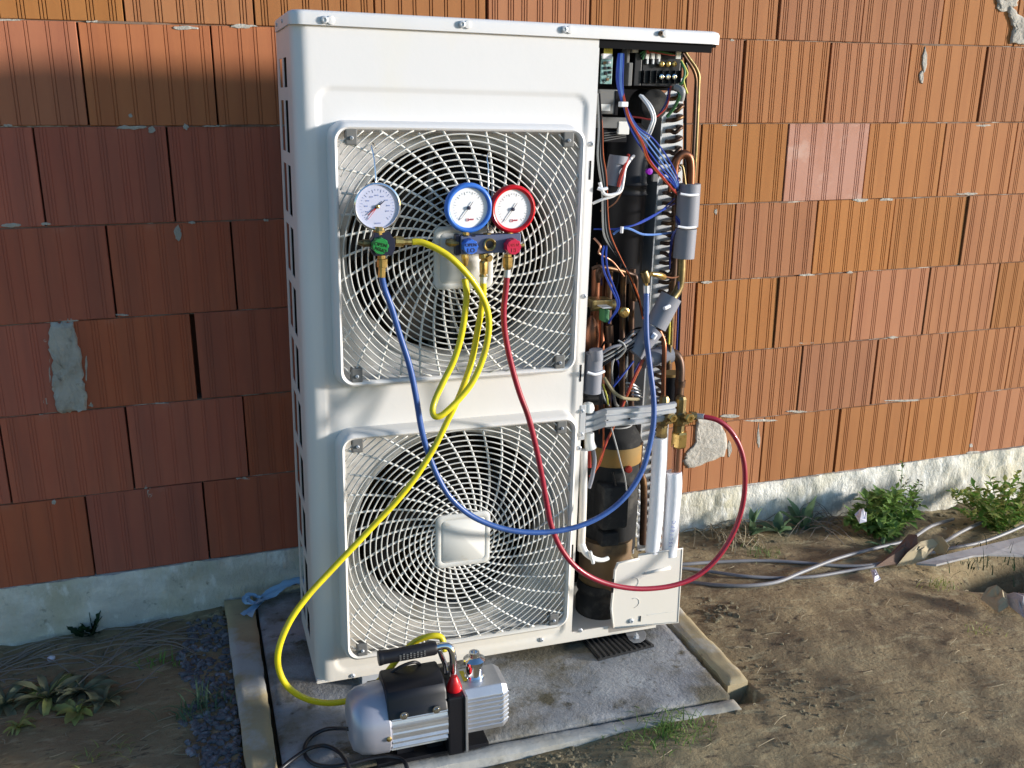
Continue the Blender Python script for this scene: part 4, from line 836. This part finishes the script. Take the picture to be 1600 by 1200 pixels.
hose('charging_hose', [(792,431,H_),(790,455,H_),(787,485,H_+.002),(789,520,H_+.004),(798,566,H_+.004),(811,612,H_+.002),(825,650,H_),(836,692,H_),(845,735,H_),(853,780,H_),(861,820,H_-.002),(876,856,H_-.004),(900,886,H_-.006),(932,906,H_-.006),(970,917,H_-.006),(1010,920,H_-.006),(1055,914,H_-.004),(1092,898,H_),(1124,868,H_+.004),(1148,828,H_+.008),(1161,785,H_+.012),(1164,740,H_+.018),(1158,704,H_+.026),(1143,675,H_+.036),(1122,657,H_+.048),(1098,651,H_+.062)],
     .0070, 'red', 'dark red refrigerant hose looping from the red gauge to the service valve', [((1100,651,H_+.06),(1089,650,-.012),.0078,'galv'), ((1087,650,-.012),(1077,649,-.008),.0115,'brassdark'), ((1078,649,-.008),(1070,649,-.004),.006,'brassdark')])
hose('charging_hose', [(644,378,H_),(660,379,H_-.006),(685,390,H_-.018),(706,404,H_-.026),(728,426,H_-.028),(746,450,H_-.024),(759,476,H_-.020),(764,505,H_-.018),(760,540,H_-.018),(749,575,H_-.020),(735,602,H_-.024),(717,624,H_-.030),(700,641,H_-.036),(688,650,H_-.038),(679,650,H_-.034),(676,640,H_-.024),(681,622,H_-.012),(693,596,H_-.004),(708,566,H_),(719,532,H_),(726,495,H_),(729,460,H_),(726,436,H_)],
     .0074, 'yellow', 'short yellow hose doubled back between the left gauge and the manifold')
hose('vacuum_hose', [(755,441,H_),(755,460,H_+.002),(752,484,H_+.002),(745,522,H_+.004),(738,560,H_+.004),(728,592,H_+.002),(715,625,H_),(698,660,H_-.002),(678,700,H_-.006),(650,745,H_-.01),(618,785,H_-.015),(585,820,H_-.02),(550,857,H_-.03),(514,895,H_-.04),(482,930,H_-.055),(455,967,H_-.07),(438,1005,H_-.08),(434,1035,H_-.085),(443,1064,H_-.088),(463,1084,H_-.080),(492,1096,H_-.065),(525,1098,H_-.055),(556,1090,H_-.055),(585,1070,H_-.065),(605,1050,H_-.08),(625,1025,H_-.10),(648,1003,H_-.115),(672,994,H_-.125),(688,995,H_-.13),(693,1006,H_-.135),(694,1018,H_-.14)],
     .0074, 'yellow', 'long yellow hose running from the manifold down to the vacuum pump')

# ================================================================== VACUUM PUMP
PX, PY, PZ = .925, -.85, SZ
pump = thing('vacuum_pump', 'silver and black electric vacuum pump standing at the front of the slab', 'vacuum pump', (PX, PY, PZ), (0, 0, R(-1.0)))
zc = .098; r0 = .077
b = MB(); b.box((-.03, -.052, .004), (.233, .055, .010)); b.box((-.03, -.052, .0), (.233, -.046, .004)); b.box((-.03, .049, .0), (.233, .055, .004)); b.obj('base_plate', M['black'], pump, bevel=.001)
b = MB(); b.box((.02, -.03, .010), (.06, .03, .03)); b.obj('motor_mount', M['black'], pump); b = MB(); b.box((.09, -.03, .010), (.128, .03, .03)); b.obj('motor_mount', M['black'], pump)
b = MB(); b.lathe([(.040, -.086), (.062, -.080), (.074, -.062), (.079, -.035), (.080, -.002), (.077, .001), (.077, .003)], (0, 0, zc), 'x', 40); cap = b.obj('end_cap', M['alupaint'], pump, True, .8)
b = MB(); b.lathe([(.0055, .002), (.006, -.004), (.003, -.006)], (-.006, -.079, zc-.004), 'y', 10); b.obj('screw', M['brass'], cap, True)
b = MB(); n = 120; lp = []
for j in range(n):
    a = 2*math.pi*j/n; s = (j % 5); q = .0765 if s in (0, 1) else .0700
    z = q*math.sin(a); y = q*math.cos(a); y = max(-.076, min(.076, y*1.06)); lp.append((y, z))
b.loft([[(x, y, zc+z) for y, z in lp] for x in (.003, .131)], cap0=True, cap1=True); b.obj('finned_motor', M['alu'], pump)
b = MB(); cs = [(-.0765, .138), (-.071, .153), (-.066, .158), (-.064, .176), (-.052, .192), (-.028, .199), (.0, .200), (.035, .195), (.052, .172), (.055, .135), (.0, .140), (-.066, .134)]
b.loft([[(x, y*s, .11+(z-.11)*s) for y, z in cs] for x, s in ((-.004, .97), (.0, 1), (.126, 1), (.130, .97))], cap0=True, cap1=True); bx = b.obj('capacitor_cover', M['black'], pump, True, .6)
for x in (.030, .104):
    b = MB(); b.lathe([(.0095, .002), (.0095, -.001), (.006, -.002), (.0055, -.005), (.002, -.006)], (x, -.0765, .144), 'y', 16); b.obj('screw', M['chrome'], bx, True, .5)
b = MB(); b.box((.132, -.070, .008), (.171, .060, .160)); b.obj('bell_housing', M['black'], pump, bevel=.004)
b = MB(); b.box((.1715, -.074, .014), (.1775, .062, .160)); b.obj('joint_flange', M['alu'], pump, bevel=.001)
b = MB(); gp = [(-.052, .046), (-.054, .052), (-.054, .138), (-.040, .156), (.040, .158), (.052, .140), (.052, .05)]
b.loft([[(x, y*s, .1+(z-.1)*s) for y, z in gp] for x, s in ((.178, 1), (.268, 1), (.282, .86))], cap0=True, cap1=True); gb = b.obj('oil_housing', M['alu'], pump, bevel=.002)
for i in range(7):
    z = .060+i*.0118; b = MB(); b.tube([(.178, -.0555, z), (.262, -.0555, z), (.270, -.053, z+.003), (.283, -.044, z+.004)], .0023, 6, smooth=0); b.obj('cooling_fin', M['alu'], gb, True, 1)
b = MB(); b.lathe([(.0235, .0), (.0235, .008), (.021, .012), (.0205, .038), (.026, .042), (.026, .050), (.018, .056), (.013, .058), (.012, .068), (.010, .069), (.0085, .069), (.008, .060)], (.213, .0, .156), 'z', 28); b.obj('exhaust_filter', M['chrome'], pump, True, .5)
b = MB(); b.box((.184, -.010, .1575), (.194, .03, .1592)); b.obj('warning_sticker', M['yellow'], pump)
b = MB(); b.lathe([(.018, .0), (.018, .006), (.015, .014), (.0145, .018), (.011, .026), (.008, .034), (.002, .036)], (.155, -.036, .160), 'z', 20); b.obj('inlet_cap', M['bezelred'], pump, True, .6)
b = MB(); b.tube([(-.004, .004, .248), (.02, .004, .248), (.118, .004, .250), (.124, .004, .250)], [.0165, .0155, .0165, .014], 16, smooth=0); hd = b.obj('handle_grip', M['black'], pump, True, .6)
b = MB()
for i in range(8):
    for j in range(3): b.box((.036+i*.008, -.0125, .243+j*.005+(i % 2)*.002), (.040+i*.008, -.0100, .2455+j*.005+(i % 2)*.002))
stuff(b.obj('grip_studs', M['clip'], hd))
b = MB(); b.lathe([(.0172, -.010), (.0178, -.006), (.0165, .0)], (0, .004, .248), 'x', 16); b.obj('grip_end', M['black'], hd, True)
b = MB(); b.tube([(.120, .004, .250), (.140, .004, .252), (.155, .002, .246), (.161, -.002, .228), (.161, -.004, .20), (.160, -.006, .166)], .0085, 14); b.obj('inlet_tube', M['chrome'], pump, True, 2)
b = MB(); b.tube([(.132, .014, .240), (.140, .016, .215), (.148, .02, .190), (.150, .02, .166)], .006, 10); b.obj('handle_stay', M['chrome'], pump, True, 2)
b = MB(); b.tube([(-.002, .03, .160), (.015, .02, .190), (.045, .012, .212), (.075, .016, .214), (.09, .03, .196)], .0038, 8); b.obj('motor_lead', M['black'], pump, True, 2)
b = MB(); b.box((-.030, .035, .115), (.0, .07, .150)); b.obj('switch_box', M['black'], pump, bevel=.003)
# power cord
cz0 = SZ+.007
cordp = [(546,1139,.05),(530,1138,.03),(508,1140,.008),(488,1150,0),(477,1164,0),(477,1180,0),(490,1193,0),(515,1198,.0),(545,1194,.0),(575,1186,.002),(605,1182,.004),(628,1187,.0),(636,1200,-.0)]
pts = [atY(546, 1139, -.86)]+[atZ(x, y, cz0+dz) for x, y, dz in cordp[1:]]+[atZ(640, 1225, -.15)]
c_ = pts[3].copy(); t = thing('power_cord', 'black mains cord coiled on the slab beside the vacuum pump', 'power cord', c_)
b = MB(); b.tube([p-c_ for p in pts], .0048, 10, smooth=6); b.obj('cord_run', M['cord'], t, True, 2)
pts = [atZ(*p) for p in ((425,1215,cz0),(445,1196,cz0),(466,1180,cz0+.006),(485,1169,cz0+.010),(507,1165,cz0),(528,1174,cz0),(541,1190,cz0+.009),(548,1210,cz0),(552,1230,cz0-.01))]
b = MB(); b.tube([p-c_ for p in pts], .0048, 10, smooth=6); b.obj('cord_run', M['cord'], t, True, 2)

# ================================================================== ODDS AND ENDS
# light blue film knotted behind the unit's left corner
b = MB()
def ribbon(b, pts, w, seed, n2=7):
    P, _ = catmull([Vector(p) for p in pts], 5); k0 = len(b.v)
    for i, p in enumerate(P):
        t = (P[min(i+1, len(P)-1)]-P[max(i-1, 0)]).normalized(); s = t.cross(Vector((0, 0, 1))).normalized(); q = i/(len(P)-1)
        ww = w[0]+(w[1]-w[0])*q if hasattr(w, '__len__') else w
        for j in range(n2):
            a = (j/(n2-1)-.5)*2; h = .009*abs(math.sin(a*7+seed+i*.35))+.006*fbm(i*.5, a*3, seed)
            v = p+s*(a*ww)+Vector((0, 0, h)); b.v.append(tuple(v))
    for i in range(len(P)-1): b.f += [(k0+i*n2+j, k0+i*n2+j+1, k0+(i+1)*n2+j+1, k0+(i+1)*n2+j) for j in range(n2-1)]
fz = SZ+.012
ribbon(b, [atZ(412, 938, fz), atZ(430, 925, fz+.01), atZ(452, 912, fz+.02), atZ(474, 905, fz+.02)], (.018, .030), 1)
ribbon(b, [atZ(412, 937, fz), atZ(398, 945, fz+.012), atZ(384, 940, fz+.012), atZ(390, 932, fz+.016), atZ(408, 936, fz+.01)], (.012, .010), 4)
ribbon(b, [atZ(410, 938, fz), atZ(398, 950, fz), atZ(384, 964, fz-.002)], (.010, .018), 7)
tag(recenter(b.obj('plastic_film', M['bag'], smooth=True, angle=1.2)), 'knotted strip of light blue plastic film on the slab behind the unit', 'plastic strip')
# grey cables on the ground to the right
GC = 'grey cables lying on the ground'
cab = [('cable', 'upper grey cable running level from behind the white cover', [(1010,884,.03),(1062,882,.02),(1120,878,.012),(1190,876,.012),(1250,879,.012),(1310,884,.012),(1360,883,.014),(1400,872,.016),(1428,856,.02)], .0062),
       ('cable', 'middle grey cable from the white cover that ends beside the crumpled card', [(1010,888,.03),(1066,888,.02),(1110,893,.012),(1160,900,.012),(1215,903,.010),(1270,901,.010),(1320,893,.012),(1365,885,.014),(1405,878,.014)], .0060),
       ('cable', 'lowest grey cable that crosses the others and climbs to the bushy weed', [(1010,906,.03),(1070,909,.02),(1120,914,.012),(1170,915,.010),(1215,909,.012),(1255,893,.022),(1310,872,.024),(1370,856,.022),(1420,843,.022),(1455,822,.022),(1490,811,.022)], .0064),
       ('cable', 'grey cable from the crumpled card toward the right hand weed', [(1440,862,.02),(1470,850,.02),(1500,832,.022),(1530,818,.022),(1566,808,.03)], .0066),
       ('cable', 'far right grey cable lying just above the grey board', [(1445,866,.02),(1490,856,.02),(1530,848,.024),(1570,834,.03),(1620,812,.04)], .0064)]
for nm, lb, pp, r_ in cab:
    P = []
    for x, y, h in pp:
        q = atZ(x, y, -.165)
        for _ in range(4): q = atZ(x, y, gz(q.x, q.y)*.4-.175*.6*1.0+h*.6 if q.x < 2 else gz(q.x, q.y)+h*.7)
        P.append(q)
    b = MB(); b.tube(P, r_, 8, smooth=5); tag(recenter(b.obj(nm, M['cable'], smooth=True, angle=2)), lb, 'cable', GC)
def gat(x, y, h=0., pit=False):
    q = atZ(x, y, -.18)
    for _ in range(6): q = atZ(x, y, gz(q.x, q.y, pit)+h)
    return q
# grey board propped above the dark hollow
P = [gat(1432, 880, .03), gat(1470, 868, .035), gat(1530, 854, .05), gat(1606, 836, .07), gat(1640, 828, .08), gat(1640, 868, .05), gat(1600, 868, .05), gat(1545, 866, .045), gat(1520, 868, .04), gat(1463, 882, .03)]
b = MB(); b.loft([P, [p-Vector((0, 0, .007)) for p in P]], cap0=True, cap1=True); tag(recenter(b.obj('grey_sheet', M['sheetgrey'])), 'grey sheet of board propped above the soil at the right edge', 'board')
def crumple(name, m, outline, h, seed, label, cat, sub=7):
    P = [gat(x, y, hh) for x, y, hh in outline]; cc = sum(P, Vector())/len(P); b = MB(); loops = []
    for s in (1, .75, .5, .25, .04):
        loops.append([cc+(p-cc)*s+Vector((0, 0, h*(1-s)*(.5+fbm(p.x*14*s+seed, p.y*14*s))+.012*fbm(p.x*30, p.y*30*s, seed))) for p in P])
    b.loft(loops, cap1=True); o = b.obj(name, M[m]); so_ = o.modifiers.new('solid', 'SOLIDIFY'); so_.thickness = .0015
    return tag(recenter(o), label, cat)
crumple('crumpled_card', 'card', [(1400,884,.01),(1418,864,.05),(1438,848,.07),(1458,840,.08),(1466,850,.06),(1452,866,.04),(1443,878,.02),(1422,881,.01)], .02, 1, 'tan piece of crumpled card lying across the grey cables', 'card')
crumple('crumpled_card', 'cardbrown', [(1368,886,.01),(1396,860,.04),(1420,834,.08),(1433,838,.08),(1434,852,.06),(1420,868,.03),(1408,882,.01)], .01, 2, 'dark brown folded card behind the tan piece on the cables', 'card')
crumple('dry_leaf', 'card', [(1454,850,.05),(1458,832,.09),(1472,838,.09),(1484,852,.07),(1478,864,.03),(1464,864,.02)], .03, 3, 'curled brown leaf standing at the tip of the grey sheet', 'leaf')
crumple('paper_scrap', 'paper', [(1360,890,.01),(1368,888,.02),(1376,904,.01),(1366,908,.01)], .02, 4, 'small torn white scrap below the grey cables', 'paper')
crumple('dry_leaf', 'card', [(1532,938,.01),(1543,918,.05),(1556,914,.06),(1572,926,.05),(1576,946,.03),(1560,958,.01)], .04, 5, 'crumpled rust brown leaf near the right edge of the ground', 'leaf')
crumple('paper_scrap', 'sheetgrey', [(1568,932,.03),(1584,924,.05),(1604,930,.05),(1606,950,.04),(1612,975,.02),(1596,962,.02),(1578,946,.02)], .02, 6, 'pale curled paper lying against the rust brown leaf', 'paper')
# rocks, gravel, straw
def stones(name, m, spots, label, cat, seed=1):
    rng = random.Random(seed); b = MB()
    for x, y, r_ in spots:
        z = gz(x, y)+(.3*r_ if m == 'gravel' else 0); k0 = len(b.v); sx, sy, sz = (rng.uniform(.7, 1.3) for _ in range(3))
        for ph, nn in ((-60, 4), (0, 5), (50, 4)):
            for j in range(nn):
                a = 6.283*j/nn+rng.random(); q = r_*math.cos(R(ph))*rng.uniform(.8, 1.15); b.v.append((x+q*math.cos(a)*sx, y+q*math.sin(a)*sy, z-r_*.15+r_*math.sin(R(ph))*sz*.6))
        b.v.append((x, y, z+r_*(-.15+.95*sz*.6)))
        A_, B2, C2, T_ = k0, k0+4, k0+9, k0+13
        for j in range(5): b.f.append((B2+j, B2+(j+1) % 5, A_+(j % 4))); b.f.append((B2+j, B2+(j+1) % 5, C2+(j % 4)))
        for j in range(4): b.f.append((A_+j, A_+(j+1) % 4, B2+(j+1) % 5)); b.f.append((C2+j, C2+(j+1) % 4, B2+(j+1) % 5)); b.f.append((C2+j, C2+(j+1) % 4, T_))
    o = b.obj(name, M[m]); o['label'] = label; return stuff(tag(o, label, cat))
rg = random.Random(3); sp = []
while len(sp) < 620:
    x, y = rg.uniform(.43, .605), rg.uniform(-.95, -.05)
    if x > .47+.10*fbm(y*4, 2)+(.04 if y < -.55 else 0): sp.append((x, y, rg.uniform(.004, .013)))
stones('gravel', 'gravel', sp, 'blue grey gravel heaped against the left formwork board', 'gravel')
sp = [(rg.uniform(.85, 1.5), rg.uniform(-1.03, -.945), rg.uniform(.003, .010)) for _ in range(330)]+[(rg.gauss(1.98, .08), rg.gauss(-.90, .09), .002+.009*rg.random()**3) for _ in range(160)]+[(rg.gauss(2.0, .04), rg.gauss(-.52, .04), rg.uniform(.004, .015)) for _ in range(40)]
sp += [(rg.uniform(-.3, 3.6), -rg.uniform(.02, .16)**1, rg.uniform(.004, .014)) for _ in range(420)]+[(rg.uniform(-.2, 3.6), rg.uniform(-1.4, -.1), rg.uniform(.0015, .0022)*(1+2.2*rg.random()**4)) for _ in range(900)]
sp = [s_ for s_ in sp if not (.60 < s_[0] < 1.90 and s_[1] > -.93)]
stones('soil_clods', 'clod', sp, 'small brown clods and pebbles scattered over the bare earth', 'soil', 2)
def sticks(name, m, items, label, cat, r_=.0011):
    b = MB()
    for (x, y, a, l, bend, h) in items:
        pts = []
        for i in range(5):
            t = i/4-.5; xx = x+math.cos(a)*l*t-math.sin(a)*bend*(t*t*4-1)*.5; yy = y+math.sin(a)*l*t+math.cos(a)*bend*(t*t*4-1)*.5
            pts.append((xx, min(yy, -.02), gz(xx, yy)+r_+h*(1-4*t*t)+.001))
        b.tube(pts, r_, 4, smooth=0)
    return stuff(tag(b.obj(name, M[m]), label, cat))
it = [(rg.uniform(-.3, 3.6), rg.uniform(-1.5, -.15), rg.gauss(.5, .9), rg.uniform(.01, .06), rg.uniform(-.006, .006), rg.uniform(0, .004)) for _ in range(520)]
it = [i_ for i_ in it if not (.58 < i_[0] < 1.92 and i_[1] > -.95)]
sticks('straw', 'straw', it, 'bits of dry straw lying over the bare earth', 'straw', .0010)
it = [(rg.uniform(-.3, .5), rg.uniform(-.22, -.03), rg.gauss(.15, .35), rg.uniform(.08, .26), rg.uniform(-.03, .03), rg.uniform(.002, .02)) for _ in range(70)]+[(.29, -.20, .75, .30, .01, .03), (.40, -.28, .8, .13, .02, .02), (.36, -.30, .1, .10, 0, .01), (.30, -.14, -.1, .22, .01, .03)]
sticks('dead_stalks', 'twig', it, 'tangle of dead stalks along the foot of the wall at left', 'twigs', .0016)
it = [(rg.gauss(2.28, .07), rg.uniform(-.15, -.03), rg.uniform(0, 3.1), rg.uniform(.05, .16), rg.uniform(-.03, .03), rg.uniform(.01, .05)) for _ in range(46)]
sticks('dead_stalks', 'straw', it, 'nest of pale dry stalks at the wall just right of the unit', 'twigs', .0015)
it = [(rg.gauss(2.68, .07), rg.uniform(-.15, -.03), rg.uniform(-1.2, .6), rg.uniform(.08, .2), rg.uniform(-.02, .02), rg.uniform(.01, .08)) for _ in range(20)]
sticks('dead_stalks', 'twig', it, 'thin dry twigs between the leafy weed and the bushy weed', 'twigs', .0013)
# pebble
p = gat(80, 1029, .006); b = MB(); b.lathe([(.002, -.007), (.010, -.003), (.011, .003), (.004, .008)], p, 'z', 9); tag(recenter(b.obj('pebble', M['paper'], smooth=True)), 'single white pebble in front of the dead stalks at left', 'pebble')

# ------------------------------------------------------------------ weeds
def leafmesh(l, w, m, curl=.3, lobes=0, seed=0):
    b = MB(); n = 8; rng = random.Random(seed)
    for i in range(n+1):
        t = i/n; ww = w*math.sin(math.pi*min(1, t*.92+.06))**.7*(1 if not lobes else (1-.45*(i % 2))); x = l*t*math.cos(curl*t*1.2); z = l*(.42*t-curl*t*t)
        tw = rng.uniform(-.12, .12); b.v += [(x, -ww/2, z+ww*.22+tw*ww), (x, 0, z), (x, ww/2, z+ww*.22-tw*ww)]
    for i in range(n): k0 = i*3; b.f += [(k0, k0+1, k0+4, k0+3), (k0+1, k0+2, k0+5, k0+4)]
    return b.mesh('leaf', M[m], True, 2)
def rosette(px, py, n, l, w, m, label, seed, curl=.3, lobes=0, flat=.35, squash=1, wp=None, alt=None, group=None):
    p = gat(px, py, -.002) if wp is None else wp
    t = thing('weed', label, 'weed', p, group=group); rng = random.Random(seed)
    ms = [leafmesh(l, w, (alt if alt and k % 3 == 2 else m), curl+.12*k, lobes, seed+k) for k in range(3)]
    b = MB(); b.lathe([(w*.18, -.01), (w*.12, .01), (.001, .014)], (0, 0, 0), 'z', 7); b.obj('stem', M[m], t)
    for i in range(n):
        a = 2.4*i+rng.uniform(-.3, .3); s = rng.uniform(.55, 1.1)
        o = link('leaf', rng.choice(ms), t, (0, 0, .002*i/n), (rng.uniform(-.5, .5), rng.uniform(-flat, flat*.6)-(.7*i/n)*flat, a)); o.scale = (s, s*rng.uniform(.8, 1.2), s)
    return t
rosette(75, 1092, 30, .115, .021, 'leafdull', 'large dusty rosette of broad leaves in the middle of the left weeds', 1, .35, flat=.38, alt='leafyellow')
rosette(8, 1102, 22, .11, .020, 'leafdull', 'dusty broad leaved weed cut by the left edge of the photo', 2, .35, flat=.5)
rosette(128, 1082, 22, .105, .022, 'leafdull', 'dusty grey green weed with wide leaves right of the large rosette', 3, .4, flat=.3)
rosette(165, 1098, 12, .085, .026, 'leafdull', 'small flattened dusty weed rightmost in the left clump', 4, .4, flat=.35)
rosette(30, 1138, 16, .07, .012, 'leafyellow', 'yellowing narrow leaved weed below the dusty rosette at left', 5, .5, flat=.5)
rosette(122, 1115, 12, .08, .024, 'leafyellow', 'yellowing weed with wide leaves below the dusty rosettes', 15, .4, flat=.4)
rosette(146, 992, 11, .075, .030, 'leafdark', 'small dark green thistle against the foundation at left', 6, -.10, 1, flat=.9)
rosette(128, 996, 6, .05, .024, 'leafdark', 'tiny purplish dark sprout left of the small thistle', 7, .0, 1, flat=.8)
rosette(1172, 838, 10, .10, .024, 'leafblue', 'small blue green seedling beside the loop of red hose', 8, .15, flat=1.0)
rosette(1218, 834, 8, .10, .040, 'leafblue', 'leafy green weed with round leaves at the foundation', 9, .15, flat=.9)
rosette(1258, 828, 10, .125, .040, 'leafblue', 'leafy weed with upright oval leaves left of the dry twigs', 10, .05, flat=1.1)
rosette(1380, 858, 10, .07, .014, 'leafblue', 'low weed at the foot of the bushy weed', 11, .3, flat=.5)
def tuft(px, py, n, l, w, m, label, seed, spread=.03, lean=.6, name='grass_tuft'):
    p = gat(px, py, -.002); rng = random.Random(seed); b = MB()
    for i in range(n):
        x, y = rng.gauss(0, spread), rng.gauss(0, spread*.7); a = rng.uniform(0, 6.28); L_ = l*rng.uniform(.5, 1.1); ln = rng.uniform(.2, 1.4)*lean; k0 = len(b.v); s, c2 = math.sin(a), math.cos(a)
        for j in range(5):
            t = j/4; d = L_*t*math.sin(ln*t+.1); h = L_*t*math.cos(ln*t*1.1+.05); ww = w*(1-t*.9)/2
            b.v += [(x+c2*d-s*ww, y+s*d+c2*ww, h), (x+c2*d+s*ww, y+s*d-c2*ww, h)]
        for j in range(4): b.f.append((k0+2*j, k0+2*j+1, k0+2*j+3, k0+2*j+2))
    o = b.obj(name, M[m], smooth=True, angle=2); o.location = p; return tag(o, label, 'grass tuft')
tuft(315, 1108, 34, .095, .005, 'leafblue', 'tuft of long blue green grass beside the gravel at left', 1, .035, 1.0)
tuft(290, 1118, 14, .08, .005, 'leafblue', 'sparse grass blades left of the blue green tuft', 2, .03, 1.3)
tuft(150, 1184, 26, .05, .004, 'leafyellow', 'small yellow green tuft on bare earth at bottom left', 3, .04, 1.3)
tuft(250, 1040, 30, .045, .004, 'leaf', 'low green sprigs between the stalks and the gravel', 4, .03, 1.2)
tuft(1048, 1143, 150, .055, .0035, 'grass', 'dense little grass tuft in front of the slab', 5, .045, 1.3)
tuft(985, 1152, 40, .03, .003, 'grass', 'thin patch of moss and grass left of the dense tuft', 6, .03, 1.3)
tuft(1468, 918, 40, .045, .004, 'leafyellow', 'yellow green sprig in the bare earth at right', 7, .035, 1.3)
tuft(1190, 866, 50, .04, .003, 'grass', 'low green tuft beneath the loop of red hose', 8, .035, 1.3)
tuft(1530, 990, 24, .03, .003, 'leafyellow', 'sparse yellowish blades in the sunlit dirt at lower right', 9, .04, 1.3)
tuft(1540, 880, 60, .08, .004, 'leafdark', 'dark grass growing in the hollow beneath the grey sheet', 10, .08, 1.2)
def bush(px, py, h, rad, n, m, alt, label, seed, ly=.02, dens=.34):
    p = gat(px, py, -.004); t = thing('bushy_weed', label, 'weed', p); rng = random.Random(seed); tips = []
    for i in range(n):
        a = rng.uniform(0, 6.28); q = rad*math.sqrt(rng.random()); hh = h*(1-.55*(q/rad)**2)*rng.uniform(.65, 1.05)
        T_ = Vector((q*math.cos(a)*1.25, min(q*math.sin(a)*.8, -p.y-.03), hh)); P = [Vector((T_.x*.15, T_.y*.15, 0)), T_*.5+Vector((0, 0, hh*.08)), T_]
        b = MB(); b.tube(P, [.0018, .0015, .0009], 5, smooth=3); b.obj('stem', M['leaf'], t, True, 2); tips.append(P)
    for mi, mm in enumerate((m, alt)):
        b = MB()
        for P in tips:
            Q, _ = catmull(P, 8)
            for k_, c_ in enumerate(Q[2:]):
                for _ in range(3):
                    if rng.random() > dens: continue
                    a = rng.uniform(0, 6.28); el = rng.uniform(-.2, 1.1); d = Vector((math.cos(a)*math.cos(el), math.sin(a)*math.cos(el), math.sin(el))); s = d.cross(Vector((0, 0, 1))).normalized(); L_ = ly*rng.uniform(.6, 1.25); w_ = L_*.26; up = s.cross(d)
                    k0 = len(b.v); b.v += [tuple(c_), tuple(c_+d*L_*.5+s*w_+up*w_*.4), tuple(c_+d*L_-up*w_*.5), tuple(c_+d*L_*.5-s*w_+up*w_*.4), tuple(c_+d*L_*.5)]
                    b.f += [(k0, k0+1, k0+4), (k0+1, k0+2, k0+4), (k0+2, k0+3, k0+4), (k0+3, k0, k0+4)]
        stuff(b.obj('foliage', M[mm], t, True, 2))
    return t
bush(1380, 836, .20, .14, 30, 'leaf', 'leaf', 'bushy green weed with a white scrap caught in its leaves', 1, .046)
bush(1402, 830, .27, .09, 14, 'leaf', 'leafdull', 'taller thin sprigs behind the bushy weed against the foundation', 3, .02)
bush(1562, 828, .25, .18, 36, 'leaf', 'leafyellow', 'pale bushy weed by the foundation at the right edge', 2, .034)
crumple('paper_scrap', 'paper', [(1335,806,.13),(1343,797,.15),(1354,801,.15),(1354,814,.13),(1343,818,.12)], .03, 8, 'small white scrap caught in the bushy weed', 'paper')
